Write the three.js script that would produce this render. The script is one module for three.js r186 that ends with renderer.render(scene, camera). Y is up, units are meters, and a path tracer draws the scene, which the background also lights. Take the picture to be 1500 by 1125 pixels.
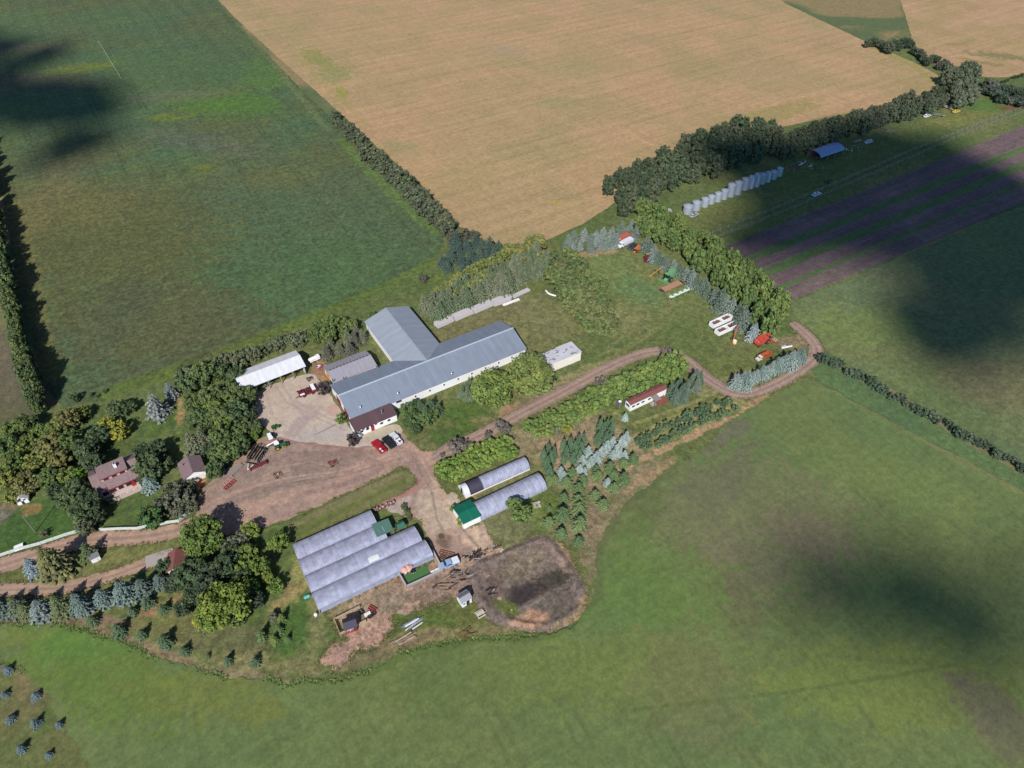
import * as THREE from 'three';
import { Sky } from 'three/addons/objects/Sky.js';
import { mergeGeometries } from 'three/addons/utils/BufferGeometryUtils.js';

// ---------- camera, sky, sun, exposure ----------
const scene = new THREE.Scene();
const EYE = 150, FOCAL = 1040, TILT = 43.5 * Math.PI / 180;           // a drone 150 m up, looking down 43.5 degrees
const camera = new THREE.PerspectiveCamera(2 * Math.atan(562.5 / FOCAL) * 180 / Math.PI, 4 / 3, 1, 12000);
camera.position.set(0, EYE, 0);
camera.rotation.x = -TILT;
scene.add(camera);
const SIN = Math.sin(TILT), COS = Math.cos(TILT);
const V = (x, y, z) => new THREE.Vector3(x, y, z);
// a point of the photograph (1500 x 1125) to the place at height h that it shows
function P(px, py, h = 0) {
  const u = px - 750, v = py - 562.5, t = (EYE - h) / (FOCAL * SIN + v * COS);
  return V(u * t, h, -(FOCAL * COS - v * SIN) * t);
}
const perMetre = (px, py) => { const p = P(px, py); return FOCAL / (EYE * SIN - p.z * COS); };   // photo pixels that one metre takes there
const SUN = P(842, 508, 0).sub(V(0, EYE, 0)).normalize().negate();

const renderer = new THREE.WebGLRenderer({ antialias: true });
renderer.toneMapping = THREE.LinearToneMapping;
renderer.toneMappingExposure = 1.03;
renderer.shadowMap.enabled = true;

const sky = new Sky();
sky.name = 'sky';
sky.scale.setScalar(9000);
sky.material.uniforms.sunPosition.value.copy(SUN);
sky.material.uniforms.turbidity.value = 6;
sky.material.uniforms.rayleigh.value = 1.2;
sky.material.uniforms.mieCoefficient.value = 0.004;
scene.add(sky);
scene.environmentIntensity = 0.1;
const sun = new THREE.DirectionalLight(new THREE.Color(1, 0.94, 0.855), 5.0);
sun.position.copy(SUN).multiplyScalar(2600).add(V(0, 0, -260));
sun.target.position.set(0, 0, -260);
sun.castShadow = true;
Object.assign(sun.shadow.camera, { left: -620, right: 620, top: 620, bottom: -620, near: 10, far: 5200 });
sun.shadow.mapSize.set(4096, 4096);
scene.add(sun, sun.target);

// ---------- helpers ----------
function rng(seed) { let a = seed >>> 0; return () => { a = (a + 0x6D2B79F5) >>> 0; let t = Math.imul(a ^ (a >>> 15), 1 | a); t = (t + Math.imul(t ^ (t >>> 7), 61 | t)) ^ t; return ((t ^ (t >>> 14)) >>> 0) / 4294967296; }; }
const R0 = rng(7);
const TAB = new Float32Array(65536); for (let i = 0; i < 65536; i++) TAB[i] = R0();
function noise(x, y) {
  const xi = Math.floor(x), yi = Math.floor(y); let fx = x - xi, fy = y - yi;
  fx = fx * fx * (3 - 2 * fx); fy = fy * fy * (3 - 2 * fy);
  const a = (yi & 255) << 8, b = ((yi + 1) & 255) << 8, c = xi & 255, d = (xi + 1) & 255;
  const p = TAB[a | c], q = TAB[a | d], r = TAB[b | c], s = TAB[b | d];
  return p + (q - p) * fx + (r - p) * fy + (p - q - r + s) * fx * fy;
}
const fbm = (x, y, n = 4) => { let s = 0, a = 0.5, t = 0; for (let i = 0; i < n; i++) { s += a * noise(x, y); t += a; a *= 0.5; x = x * 2.03 + 17.1; y = y * 2.03 + 9.7; } return s / t; };
const clamp = (x, a = 0, b = 1) => Math.min(b, Math.max(a, x));
const smooth = (a, b, x) => { const t = clamp((x - a) / (b - a)); return t * t * (3 - 2 * t); };
const taken = {};
const numbered = (n) => { const k = taken[n] = (taken[n] ?? -1) + 1; return k ? n + '_' + String(k).padStart(3, '0') : n; };
const C = (r, g, b) => new THREE.Color().setRGB(r / 255, g / 255, b / 255, THREE.SRGBColorSpace);
const ALB = 0.80;                                                    // the share of what a sunlit surface shows that is its own base colour
function mat(r, g, b, rough = 0.85, extra = {}) {
  const c = C(r, g, b).multiplyScalar(ALB);
  return new THREE.MeshStandardMaterial({ color: c, roughness: rough, metalness: 0, side: THREE.DoubleSide, ...extra });
}
const shadow = (m) => { m.castShadow = m.receiveShadow = true; return m; };
function mesh(name, geo, m, parent, label) { const o = shadow(new THREE.Mesh(geo, m)); o.name = parent ? name : numbered(name); if (label) o.userData.label = label; (parent ?? scene).add(o); return o; }
function thing(name, label, category, pos, turn = 0, group) {
  const o = new THREE.Group(); o.name = numbered(name); scene.add(o);
  o.position.copy(pos); o.rotation.y = turn; o.userData = { label, category }; if (group) o.userData.group = group;
  return o;
}
function structure(o) { o.userData.kind = 'structure'; return o; }
const bx = (w, h, d, x = 0, y = 0, z = 0, ry = 0) => { const g = new THREE.BoxGeometry(w, h, d); if (ry) g.rotateY(ry); g.translate(x, y, z); return g; };   // centre x,z; y is the middle
const cyl = (r0, r1, h, x, y, z, n = 12) => { const g = new THREE.CylinderGeometry(r1, r0, h, n); g.translate(x, y, z); return g; };
function bar(a, b, r = 0.05, n = 5) { const d = b.clone().sub(a), g = new THREE.CylinderGeometry(r, r, d.length(), n); g.applyQuaternion(new THREE.Quaternion().setFromUnitVectors(V(0, 1, 0), d.clone().normalize())); g.translate((a.x + b.x) / 2, (a.y + b.y) / 2, (a.z + b.z) / 2); return g; }
function beam(a, b, w, h) { const d = b.clone().sub(a), g = new THREE.BoxGeometry(d.length(), h, w); g.applyQuaternion(new THREE.Quaternion().setFromUnitVectors(V(1, 0, 0), d.clone().normalize())); g.translate((a.x + b.x) / 2, (a.y + b.y) / 2, (a.z + b.z) / 2); return g; }
const merge = (l) => mergeGeometries(l.map((g) => { const n = g.index ? g.toNonIndexed() : g; for (const k of Object.keys(n.attributes)) if (!['position', 'normal', 'uv'].includes(k)) n.deleteAttribute(k); return n; }));
function poly(tris, uvs) { const g = new THREE.BufferGeometry(); g.setAttribute('position', new THREE.Float32BufferAttribute(tris.flat(), 3)); const n = tris.length; g.setAttribute('uv', new THREE.Float32BufferAttribute(uvs ? uvs.flat() : new Array(n * 2).fill(0), 2)); g.computeVertexNormals(); return g; }
// the frame of a straight-sided thing from three photo points at height h: front corner, other front corner, back corner over the first
function rect(f0, f1, b0, h) {
  const a = P(...f0, h), b = P(...f1, h), c = P(...b0, h), d = b.clone().sub(a), L = d.length(), turn = Math.atan2(-d.z, d.x);
  const zx = Math.sin(turn), zz = Math.cos(turn), W = Math.abs((c.x - a.x) * zx + (c.z - a.z) * zz);
  const mid = a.clone().add(b).multiplyScalar(0.5); mid.x -= zx * W / 2; mid.z -= zz * W / 2; mid.y = 0;
  return { L, W, turn, pos: mid };
}
const AX = 31.4 * Math.PI / 180;                                      // the farm's own axis: local x runs along the long barn
const FA = [Math.cos(AX), -Math.sin(AX)], FB = [Math.sin(AX), Math.cos(AX)];
// a computed texture; fn returns sRGB 0..255
function tex(w, h, fn, repeat) {
  const d = new Uint8Array(w * h * 4), o = [0, 0, 0];
  for (let j = 0, k = 0; j < h; j++) for (let i = 0; i < w; i++, k += 4) { fn(i, j, o); d[k] = clamp(o[0], 0, 255); d[k + 1] = clamp(o[1], 0, 255); d[k + 2] = clamp(o[2], 0, 255); d[k + 3] = 255; }
  const t = new THREE.DataTexture(d, w, h); t.colorSpace = THREE.SRGBColorSpace; t.magFilter = THREE.LinearFilter; t.minFilter = THREE.LinearMipmapLinearFilter; t.generateMipmaps = true;
  t.wrapS = t.wrapT = repeat ? THREE.RepeatWrapping : THREE.ClampToEdgeWrapping; t.needsUpdate = true; return t;
}

// ---------- the ground ----------
// a spot of another growth or soil: photo point, half sizes in metres along and across, heading, colour, strength, raggedness
const spot = (px, py, ra, rb, deg, col, k = 1, rag = 0.8) => { const p = P(px, py), t = deg * Math.PI / 180; return { x: p.x, z: p.z, ra, rb, c: Math.cos(t), s: Math.sin(t), col, k, rag, R: Math.max(ra, rb) * 1.9 }; };
// a worn line: photo points, width in metres, colour, strength
const line = (pts, w, col, k = 1, rag = 0.6) => ({ pts: pts.map((q) => { const p = P(...q); return [p.x, p.z]; }), w, col, k, rag });
function segDist(x, z, pts) { let m = 1e9; for (let i = 1; i < pts.length; i++) { const [ax, az] = pts[i - 1], [bx_, bz] = pts[i], dx = bx_ - ax, dz = bz - az, t = clamp(((x - ax) * dx + (z - az) * dz) / (dx * dx + dz * dz)), ex = x - ax - dx * t, ez = z - az - dz * t; m = Math.min(m, ex * ex + ez * ez); } return Math.sqrt(m); }
function smoothPoly(pts, step = 2, jit = 0.35) {                      // resample a closed outline and give it an uneven edge
  const out = []; const n = pts.length;
  for (let i = 0; i < n; i++) { const a = pts[i], b = pts[(i + 1) % n], L = Math.hypot(b[0] - a[0], b[1] - a[1]), k = Math.max(1, Math.min(160, Math.round(L / step)));
    for (let j = 0; j < k; j++) { const t = j / k; let x = a[0] + (b[0] - a[0]) * t, z = a[1] + (b[1] - a[1]) * t; out.push([x, z]); } }
  for (let r = 0; r < 2; r++) { const c = out.map((q) => q.slice()); for (let i = 0; i < out.length; i++) { const p = c[(i + out.length - 1) % out.length], q = c[(i + 1) % out.length]; out[i][0] = (p[0] + 2 * c[i][0] + q[0]) / 4; out[i][1] = (p[1] + 2 * c[i][1] + q[1]) / 4; } }
  if (jit) for (const q of out) { const x = q[0], z = q[1]; q[0] += (fbm(x * 0.45, z * 0.45, 3) - 0.5) * 4 * jit + (noise(x * 1.9, z * 1.9) - 0.5) * 1.1 * jit; q[1] += (fbm(x * 0.45 + 50, z * 0.45 + 50, 3) - 0.5) * 4 * jit + (noise(x * 1.9 + 31, z * 1.9) - 0.5) * 1.1 * jit; }
  return out;
}
function paint(box, size, o) {                                        // growth and soil of one sheet
  const [x0, z0, x1, z1] = box, W = size[0], H = size[1], sx = (x1 - x0) / W, sz = (z1 - z0) / H;
  const cell = 12, nx = Math.ceil((x1 - x0) / cell), nz = Math.ceil((z1 - z0) / cell), spots = o.spots ?? [], lines = o.lines ?? [];
  const grid = Array.from({ length: nx * nz }, () => []);
  spots.forEach((s) => { for (let j = Math.max(0, Math.floor((s.z - s.R - z0) / cell)); j <= Math.min(nz - 1, Math.floor((s.z + s.R - z0) / cell)); j++) for (let i = Math.max(0, Math.floor((s.x - s.R - x0) / cell)); i <= Math.min(nx - 1, Math.floor((s.x + s.R - x0) / cell)); i++) grid[j * nx + i].push(s); });
  lines.forEach((l) => { for (let j = 0; j < nz; j++) for (let i = 0; i < nx; i++) if (segDist(x0 + (i + 0.5) * cell, z0 + (j + 0.5) * cell, l.pts) < l.w * 1.5 + cell) grid[j * nx + i].push(l); });
  const [c0, c1, c2] = o.cols, fine = o.fine ?? 0.16, row = o.row ?? 0, big = o.big ?? 1, streak = o.streak ?? 0;
  return tex(W, H, (i, j, out) => {
    const x = x0 + (i + 0.5) * sx, z = z0 + (j + 0.5) * sz, a = x * FA[0] + z * FA[1], b = x * FB[0] + z * FB[1];
    const m1 = smooth(0.32, 0.68, fbm(x / (34 * big) + 3, z / (34 * big), 4)), m2 = smooth(0.36, 0.7, fbm(x / (11 * big) + 40, z / (11 * big) + 80, 4));
    for (let k = 0; k < 3; k++) out[k] = c0[k] + (c1[k] - c0[k]) * m1 + (c2[k] - c0[k]) * m2 * 0.6;
    if (streak) { const s = (fbm(a / 60, b / 1.6 + 30, 3) - 0.5) * streak + (fbm(b / 60, a / 1.8 + 30, 3) - 0.5) * streak * 0.5; for (let k = 0; k < 3; k++) out[k] *= 1 + s; }
    if (o.tram) { const [th, gap, k] = o.tram, q = x * Math.cos(th) - z * Math.sin(th), p = x * Math.sin(th) + z * Math.cos(th), e = ((q + 3 * (fbm(p / 70, 5, 2) - 0.5)) / gap % 1 + 1) % 1, d = Math.min(Math.abs(e - 0.46), Math.abs(e - 0.64)) * gap; const t = (1 - smooth(0.25, 0.7, d)) * k * (0.3 + 1.2 * noise(p / 14, q / 9)); for (let m = 0; m < 3; m++) out[m] *= 1 - t * 2 + (e < 0.5 ? k * 0.3 : 0); }
    if (o.extra) o.extra(x, z, a, b, out);
    const g = grid[Math.min(nz - 1, Math.floor((z - z0) / cell)) * nx + Math.min(nx - 1, Math.floor((x - x0) / cell))];
    if (g.length) { const w1 = fbm(x / 2.6, z / 2.6, 3) - 0.5, w2 = noise(x * 1.3, z * 1.3) - 0.5;
      for (const s of g) {
        let t;
        if (s.pts) { const d = segDist(x, z, s.pts) / (s.w / 2); t = 1 - smooth(0.6, 1.35, d + (w1 * 1.6 + w2 * 0.7) * s.rag); }
        else { const dx = x - s.x, dz = z - s.z, e = Math.hypot((dx * s.c + dz * s.s) / s.ra, (-dx * s.s + dz * s.c) / s.rb); t = 1 - smooth(0.6, 1.25, e + (w1 * 1.5 + w2 * 0.5) * s.rag); }
        t *= s.k; if (t > 0) for (let k = 0; k < 3; k++) out[k] += (s.col[k] - out[k]) * t;
      } }
    const f = 1 + (fbm(x * 0.9, z * 0.9, 2) - 0.5) * fine * 1.3 + (noise(x * 2.7, z * 2.7) - 0.5) * fine + (TAB[(i * 131 + j * 7919) & 65535] - 0.5) * fine * 0.8 + (row ? (noise(a * 0.25, b * 1.7) - 0.5) * row : 0);
    const gr = clamp((out[1] - out[0]) / 14 + 0.3); out[0] *= f * (1 + 0.02 * gr); out[1] *= f * (1 - 0.03 * gr); out[2] *= f * (1 - 0.05 * gr);
  });
}
const outlines = {};
function sheetRaw(name, pts, y, res, o) {
  const out = outlines[name] = smoothPoly(pts, o.step ?? 2, o.jit ?? 0.35);
  let x0 = 1e9, z0 = 1e9, x1 = -1e9, z1 = -1e9; for (const [x, z] of out) { x0 = Math.min(x0, x); x1 = Math.max(x1, x); z0 = Math.min(z0, z); z1 = Math.max(z1, z); }
  const size = [clamp(Math.round((x1 - x0) / res), 64, 2048), clamp(Math.round((z1 - z0) / res), 64, 2048)];
  const tri = THREE.ShapeUtils.triangulateShape(out.map(([x, z]) => new THREE.Vector2(x, -z)), []), pos = [], uv = [], nor = [];
  const put = (x, yy, z, n) => { pos.push(x, yy, z); uv.push((x - x0) / (x1 - x0), (z - z0) / (z1 - z0)); nor.push(...n); };
  for (const t of tri) for (const i of t) put(out[i][0], y, out[i][1], [0, 1, 0]);
  if (o.skirt) for (let i = 0; i < out.length; i++) { const p = out[i], q = out[(i + 1) % out.length], L = Math.hypot(q[0] - p[0], q[1] - p[1]) || 1, n = [(q[1] - p[1]) / L, 0, -(q[0] - p[0]) / L]; put(p[0], y, p[1], n); put(q[0], y, q[1], n); put(p[0], y - o.skirt, p[1], n); put(q[0], y, q[1], n); put(q[0], y - o.skirt, q[1], n); put(p[0], y - o.skirt, p[1], n); }
  const g = new THREE.BufferGeometry(); g.setAttribute('position', new THREE.Float32BufferAttribute(pos, 3)); g.setAttribute('uv', new THREE.Float32BufferAttribute(uv, 2)); g.setAttribute('normal', new THREE.Float32BufferAttribute(nor, 3));
  const m = structure(mesh(name, g, new THREE.MeshStandardMaterial({ map: paint([x0, z0, x1, z1], size, o), color: new THREE.Color(ALB, ALB, ALB), roughness: 1, side: THREE.DoubleSide })));
  return m;
}
const sheet = (name, pts, y, res, o) => sheetRaw(name, pts.map((q) => { const p = P(...q); return [p.x, p.z]; }), y, res, o);
{ // the plain beyond
  const g = new THREE.PlaneGeometry(9000, 9000); g.rotateX(-Math.PI / 2); g.translate(0, -0.12, 0); const u = g.attributes.uv; for (let i = 0; i < u.count; i++) u.setXY(i, u.getX(i) * 9, u.getY(i) * 9);
  const t = tex(1024, 1024, (i, j, o) => { const m = smooth(0.4, 0.6, noise(i / 128 * 4 % 32, j / 128 * 4 % 32)), f = 0.9 + 0.2 * TAB[(i * 71 + j * 913) & 65535]; o[0] = (92 + 50 * m) * f; o[1] = (106 + 20 * m) * f; o[2] = (66 + 20 * m) * f; }, true);
  structure(mesh('ground', g, new THREE.MeshStandardMaterial({ map: t, color: new THREE.Color(ALB, ALB, ALB), roughness: 1 })));
}
const GRASS = [[94, 112, 62], [110, 118, 70], [84, 108, 54]], DRY = [150, 134, 100], LUSH = [72, 104, 44], BROWN = [140, 118, 96], OLIVE = [116, 112, 68], MUD = [104, 86, 76], PALE = [158, 150, 112], DUST = [176, 142, 116];
// grass of the farmyard between the fields
sheet('farmyard_grass', [[-160, 600], [60, 600], [160, 570], [300, 520], [430, 460], [560, 400], [640, 330], [760, 350], [900, 250], [1130, 160], [1330, 40], [1640, 40], [1640, 150], [1500, 200], [1180, 470], [1215, 525], [1190, 560], [1010, 680], [905, 780], [880, 900], [720, 945], [560, 980], [420, 1010], [240, 975], [100, 935], [-160, 930]], 0, 0.2, {
  cols: GRASS, fine: 0.28, jit: 0.2, spots: [
    spot(690, 615, 10, 7, 30, [78, 106, 44], 0.95, 0.5), spot(660, 640, 7, 4, 30, [74, 102, 44], 0.9, 0.5), spot(720, 630, 7, 4, 40, [128, 120, 78], 0.7), spot(745, 605, 3, 5, 20, [176, 132, 100], 0.9),
    spot(700, 470, 26, 5, -30, [122, 116, 76], 0.85), spot(800, 470, 18, 12, -20, [126, 124, 84], 0.7), spot(840, 560, 22, 3.5, -30, [146, 132, 98], 0.85), spot(870, 540, 12, 3, -30, [142, 136, 92], 0.7), spot(780, 590, 12, 2.5, -32, BROWN, 0.6),
    spot(950, 430, 30, 34, 0, [110, 124, 72], 0.8), spot(890, 400, 12, 14, 0, [112, 132, 76], 0.8), spot(935, 425, 9, 9, 0, [100, 132, 82], 0.7), spot(915, 470, 10, 12, 0, [128, 132, 84], 0.6), spot(960, 395, 8, 10, 0, [118, 126, 72], 0.6), spot(870, 370, 10, 2.5, -12, [172, 140, 108], 0.8), spot(1000, 500, 16, 12, -30, [92, 112, 56], 0.7), spot(1040, 545, 22, 4, -24, [98, 114, 58], 0.6), spot(1060, 560, 14, 2, -26, [146, 134, 92], 0.8), spot(1165, 500, 7, 4, -20, [150, 126, 98], 0.8), spot(1000, 622, 26, 4.4, -28, [154, 146, 92], 0.95), spot(960, 610, 10, 2, -28, [98, 116, 56], 0.7), spot(905, 615, 3, 5, 10, [92, 118, 44], 0.8),
    spot(870, 640, 14, 9, 15, [152, 134, 104], 0.85), spot(840, 680, 6, 12, 10, [156, 134, 108], 0.7), spot(800, 640, 3, 10, 10, [158, 134, 104], 0.8), spot(900, 700, 10, 10, 10, [146, 128, 98], 0.7), spot(850, 760, 12, 8, 10, [140, 124, 96], 0.75), spot(880, 800, 5, 12, 0, [140, 120, 94], 0.7), spot(930, 690, 6, 10, 40, [142, 126, 96], 0.55), spot(790, 740, 7, 7, 0, [92, 118, 48], 0.85), spot(770, 720, 14, 2, -26, [152, 142, 96], 0.8), spot(745, 775, 8, 7, 0, [124, 124, 86], 0.8), spot(700, 725, 18, 1.6, -28, [132, 126, 82], 0.7), spot(770, 650, 6, 8, 30, [150, 132, 100], 0.8), spot(690, 720, 2, 1.5, 0, [180, 138, 112], 0.8), spot(650, 700, 6, 8, 0, [100, 112, 58], 0.5),
    spot(1000, 645, 26, 0.9, -30, [184, 148, 114], 0.85, 1.2), spot(960, 690, 10, 1.6, -40, [168, 138, 104], 0.7, 1), spot(1110, 590, 3, 5, 30, [178, 138, 106], 0.7),
    spot(60, 765, 12, 8, 10, [68, 102, 42], 0.95, 0.4), spot(30, 790, 10, 6, 0, [66, 100, 40], 0.9), spot(190, 745, 8, 8, 20, [80, 104, 50], 0.9, 0.4), spot(20, 735, 4, 3, 0, [138, 108, 90], 0.8), spot(45, 745, 3, 2, 0, [150, 116, 70], 0.8), spot(0, 758, 2.5, 3, 0, [128, 118, 112], 0.8), spot(240, 615, 5, 5, 30, [74, 106, 42], 0.9), spot(265, 600, 1.2, 6, -15, [168, 134, 92], 0.85), spot(170, 650, 8, 3, 20, [80, 98, 46], 0.8), spot(295, 705, 1.6, 6, -30, [188, 122, 92], 0.9),
    spot(150, 815, 22, 4, -5, [108, 114, 62], 0.8), spot(190, 815, 10, 2.5, -10, [128, 126, 74], 0.6), spot(20, 845, 8, 2.5, -10, [98, 108, 56], 0.8),
    spot(120, 905, 18, 1.6, 8, [140, 112, 92], 0.85), spot(20, 905, 14, 1.3, 0, [124, 98, 94], 0.85), spot(220, 950, 16, 1.4, 18, [142, 120, 94], 0.85), spot(330, 985, 16, 1.2, 8, [136, 120, 90], 0.8), spot(260, 900, 14, 6, 10, [116, 116, 66], 0.7), spot(340, 935, 12, 4, 5, [104, 106, 70], 0.7), spot(400, 970, 14, 2, 4, [138, 128, 86], 0.7), spot(220, 895, 2, 2, 0, [164, 116, 84], 0.7), spot(270, 875, 3, 1.2, -40, [160, 128, 88], 0.8), spot(430, 915, 5, 8, 10, [72, 104, 44], 0.95, 0.4), spot(445, 835, 3, 10, 10, [142, 134, 82], 0.8), spot(465, 900, 2.4, 9, -12, [138, 132, 90], 0.6), spot(415, 880, 2, 5, 40, [156, 132, 86], 0.7), spot(370, 900, 4, 3, 0, LUSH, 0.6),
    spot(640, 915, 14, 4, -12, [88, 108, 48], 0.9), spot(690, 905, 8, 3, 0, [84, 108, 46], 0.8), spot(660, 930, 20, 2.2, -8, [138, 122, 84], 0.8), spot(560, 955, 12, 2, -20, [128, 112, 82], 0.8), spot(700, 890, 8, 5, 0, [112, 108, 64], 0.5), spot(765, 885, 3, 1.5, 20, LUSH, 0.6),
    spot(1230, 240, 60, 14, -28, [84, 104, 50], 0.6), spot(1060, 310, 22, 8, -28, [104, 112, 58], 0.7), spot(1450, 155, 18, 10, 0, [82, 120, 52], 0.9), spot(1400, 175, 26, 6, -20, [120, 122, 62], 0.8), spot(1480, 158, 8, 3, 0, [128, 76, 56], 0.8), spot(500, 525, 3, 5, -20, [110, 104, 58], 0.8), spot(470, 540, 3, 6, -30, [164, 118, 94], 0.9), spot(420, 500, 20, 2.5, -30, [66, 98, 52], 0.8), spot(1350, 85, 30, 4, 30, [92, 120, 58], 0.8), spot(640, 410, 14, 3, -30, [96, 116, 54], 0.7)],
  lines: [line([[960, 380], [985, 440], [965, 480], [905, 520]], 2.2, [130, 132, 84], 0.5), line([[905, 440], [915, 490], [880, 520]], 1.6, [136, 132, 86], 0.5), line([[930, 620], [990, 600], [1060, 570]], 1.4, [158, 148, 98], 0.6), line([[945, 632], [1010, 606], [1075, 582]], 1.2, [160, 148, 98], 0.6), line([[820, 700], [850, 640], [860, 610]], 1.2, [176, 146, 118], 0.7), line([[815, 690], [816, 650]], 1.4, [180, 150, 120], 0.8), line([[1020, 460], [1030, 490], [1018, 510]], 1, [126, 130, 84], 0.5)] });
// fields
sheet('hay_field', [[-420, -60], [300, -20], [377, 64], [450, 140], [520, 205], [600, 285], [652, 345], [636, 388], [560, 428], [440, 480], [340, 518], [260, 552], [160, 582], [90, 598], [62, 560], [30, 430], [6, 300], [-40, 140], [-420, 60]], 0.03, 0.32, {
  cols: [[82, 98, 64], [74, 103, 68], [92, 104, 58]], fine: 0.32, row: 0.1, big: 1.5, streak: 0.12, tram: [AX, 11, 0.04], spots: [
    spot(330, 150, 34, 18, 20, [80, 118, 46], 0.9, 0.9), spot(380, 110, 14, 26, -20, [84, 120, 52], 0.8), spot(250, 100, 60, 22, 10, [76, 106, 64], 0.85, 0.3), spot(245, 172, 10, 5, 0, [104, 122, 42], 0.8), spot(295, 248, 6, 6, 0, [106, 120, 46], 0.7),
    spot(430, 300, 60, 40, 20, [80, 103, 70], 0.55), spot(460, 400, 40, 30, 0, [76, 106, 64], 0.8, 0.35), spot(400, 260, 20, 12, 10, [96, 106, 60], 0.6), spot(150, 350, 50, 40, 0, [90, 96, 52], 0.7), spot(100, 300, 30, 20, 0, [112, 106, 60], 0.5), spot(70, 280, 10, 40, -10, [112, 104, 66], 0.5), spot(230, 470, 40, 22, 0, [88, 90, 56], 0.6), spot(190, 440, 14, 14, 0, [74, 88, 58], 0.4), spot(40, 120, 40, 14, 0, [92, 86, 70], 0.6), spot(120, 100, 20, 8, -20, [108, 122, 44], 0.7), spot(30, 70, 30, 8, 0, [104, 98, 82], 0.6), spot(300, 210, 40, 10, 20, [96, 104, 86], 0.5), spot(265, 140, 30, 8, -10, [104, 106, 88], 0.5)],
  lines: [line([[260, 552], [340, 515], [450, 470], [560, 425], [640, 385]], 7, [98, 118, 46], 0.75), line([[640, 340], [560, 270], [500, 205]], 5, [94, 124, 58], 0.7), line([[480, 190], [375, 62], [330, 10]], 4, [112, 122, 78], 0.5), line([[160, 580], [260, 545]], 8, [92, 116, 44], 0.7), line([[80, 560], [25, 300]], 5, [116, 110, 62], 0.5), line([[450, 460], [345, 240]], 1, [70, 90, 60], 0.4)] });
sheet('stubble_field', [[-420, 250], [-30, 250], [0, 390], [28, 500], [58, 606], [20, 628], [-420, 700]], 0.03, 0.35, { cols: [[106, 98, 76], [96, 96, 66], [116, 104, 84]], fine: 0.2, spots: [spot(10, 450, 6, 14, -10, [120, 120, 74], 0.7), spot(30, 560, 10, 8, 0, [104, 98, 78], 0.6)] });
sheet('wheat_field', [[250, -80], [340, 22], [383, 62], [470, 140], [560, 222], [640, 292], [668, 330], [700, 348], [742, 362], [800, 352], [850, 330], [890, 305], [960, 245], [1100, 195], [1250, 165], [1340, 145], [1375, 128], [1374, 110], [1340, 92], [1270, 62], [1150, 5], [1050, -80]], 0.06, 0.3, {
  cols: [[186, 152, 112], [178, 150, 108], [168, 146, 102]], fine: 0.12, row: 0.04, big: 1.8, streak: 0.1, jit: 0.25, tram: [Math.PI / 2 + AX, 9, 0.02], spots: [
    spot(470, 90, 6, 24, -30, [134, 138, 74], 0.7, 1.2), spot(490, 110, 12, 12, 0, [142, 142, 86], 0.7, 1.2), spot(500, 135, 3, 12, -20, [146, 146, 66], 0.7, 1), spot(840, 100, 20, 18, 0, [160, 148, 100], 0.5), spot(820, 150, 12, 8, 0, [152, 146, 96], 0.5), spot(740, 75, 14, 10, 0, [166, 146, 118], 0.5), spot(1150, 110, 34, 18, 20, [168, 146, 104], 0.6), spot(1120, 170, 40, 8, -30, [152, 140, 84], 0.7), spot(1210, 180, 30, 6, -30, [142, 134, 74], 0.7), spot(680, 260, 14, 14, 0, [166, 148, 100], 0.45), spot(1330, 120, 10, 12, 0, [164, 144, 94], 0.5), spot(590, 215, 10, 5, 30, [150, 144, 96], 0.5), spot(900, 250, 20, 20, 0, [180, 150, 106], 0.5), spot(812, 297, 4, 0.9, 25, [176, 164, 70], 0.8)],
  lines: [line([[668, 325], [742, 356], [800, 346], [890, 300]], 3, [176, 150, 108], 0.5), line([[420, 62], [470, 120], [540, 185]], 3, [166, 150, 92], 0.5), line([[1370, 122], [1340, 98], [1270, 66]], 4, [156, 146, 78], 0.7)] });
sheet('far_wheat_field', [[1300, -60], [1338, 62], [1352, 84], [1385, 104], [1430, 112], [1470, 114], [1500, 108], [1640, 80], [1640, -60]], 0.06, 0.5, { cols: [[188, 152, 116], [180, 150, 108], [170, 144, 102]], fine: 0.1, streak: 0.14, spots: [spot(1460, 82, 20, 6, 20, [128, 122, 76], 0.8, 1.2), spot(1440, 92, 16, 3, 30, [140, 124, 76], 0.7, 1.2), spot(1400, 65, 8, 3, 0, [150, 130, 84], 0.6)] });
{ const p0 = P(1062, 363), p1 = P(1155, 442), q0 = p0.x * FB[0] + p0.z * FB[1], q1 = p1.x * FB[0] + p1.z * FB[1];
  sheet('tilled_garden', [[1060, 362], [1290, 270], [1500, 184], [1700, 100], [1700, 210], [1500, 296], [1330, 368], [1156, 442], [1110, 405]], 0.04, 0.25, { cols: [[112, 93, 94], [122, 102, 100], [100, 83, 84]], fine: 0.16, row: 0.12, big: 0.7, streak: 0.2, jit: 0.15,
    extra: (x, z, a, b, o) => { const t = (b - q0) / (q1 - q0) + (noise(a / 9, b / 3) - 0.5) * 0.025; const band = (s, e, w = 0.015) => smooth(s - w, s + w, t) * (1 - smooth(e - w, e + w, t));
      const g = Math.max(band(0.23, 0.335), band(0.49, 0.6), band(0.77, 0.83) * 0.95, band(0.905, 0.92) * 0.6) * (0.75 + 0.5 * (noise(a / 2, b / 1) - 0.3)); const k = clamp(g); o[0] += (80 - o[0]) * k; o[1] += (118 - o[1]) * k; o[2] += (60 - o[2]) * k; } }); }
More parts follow.
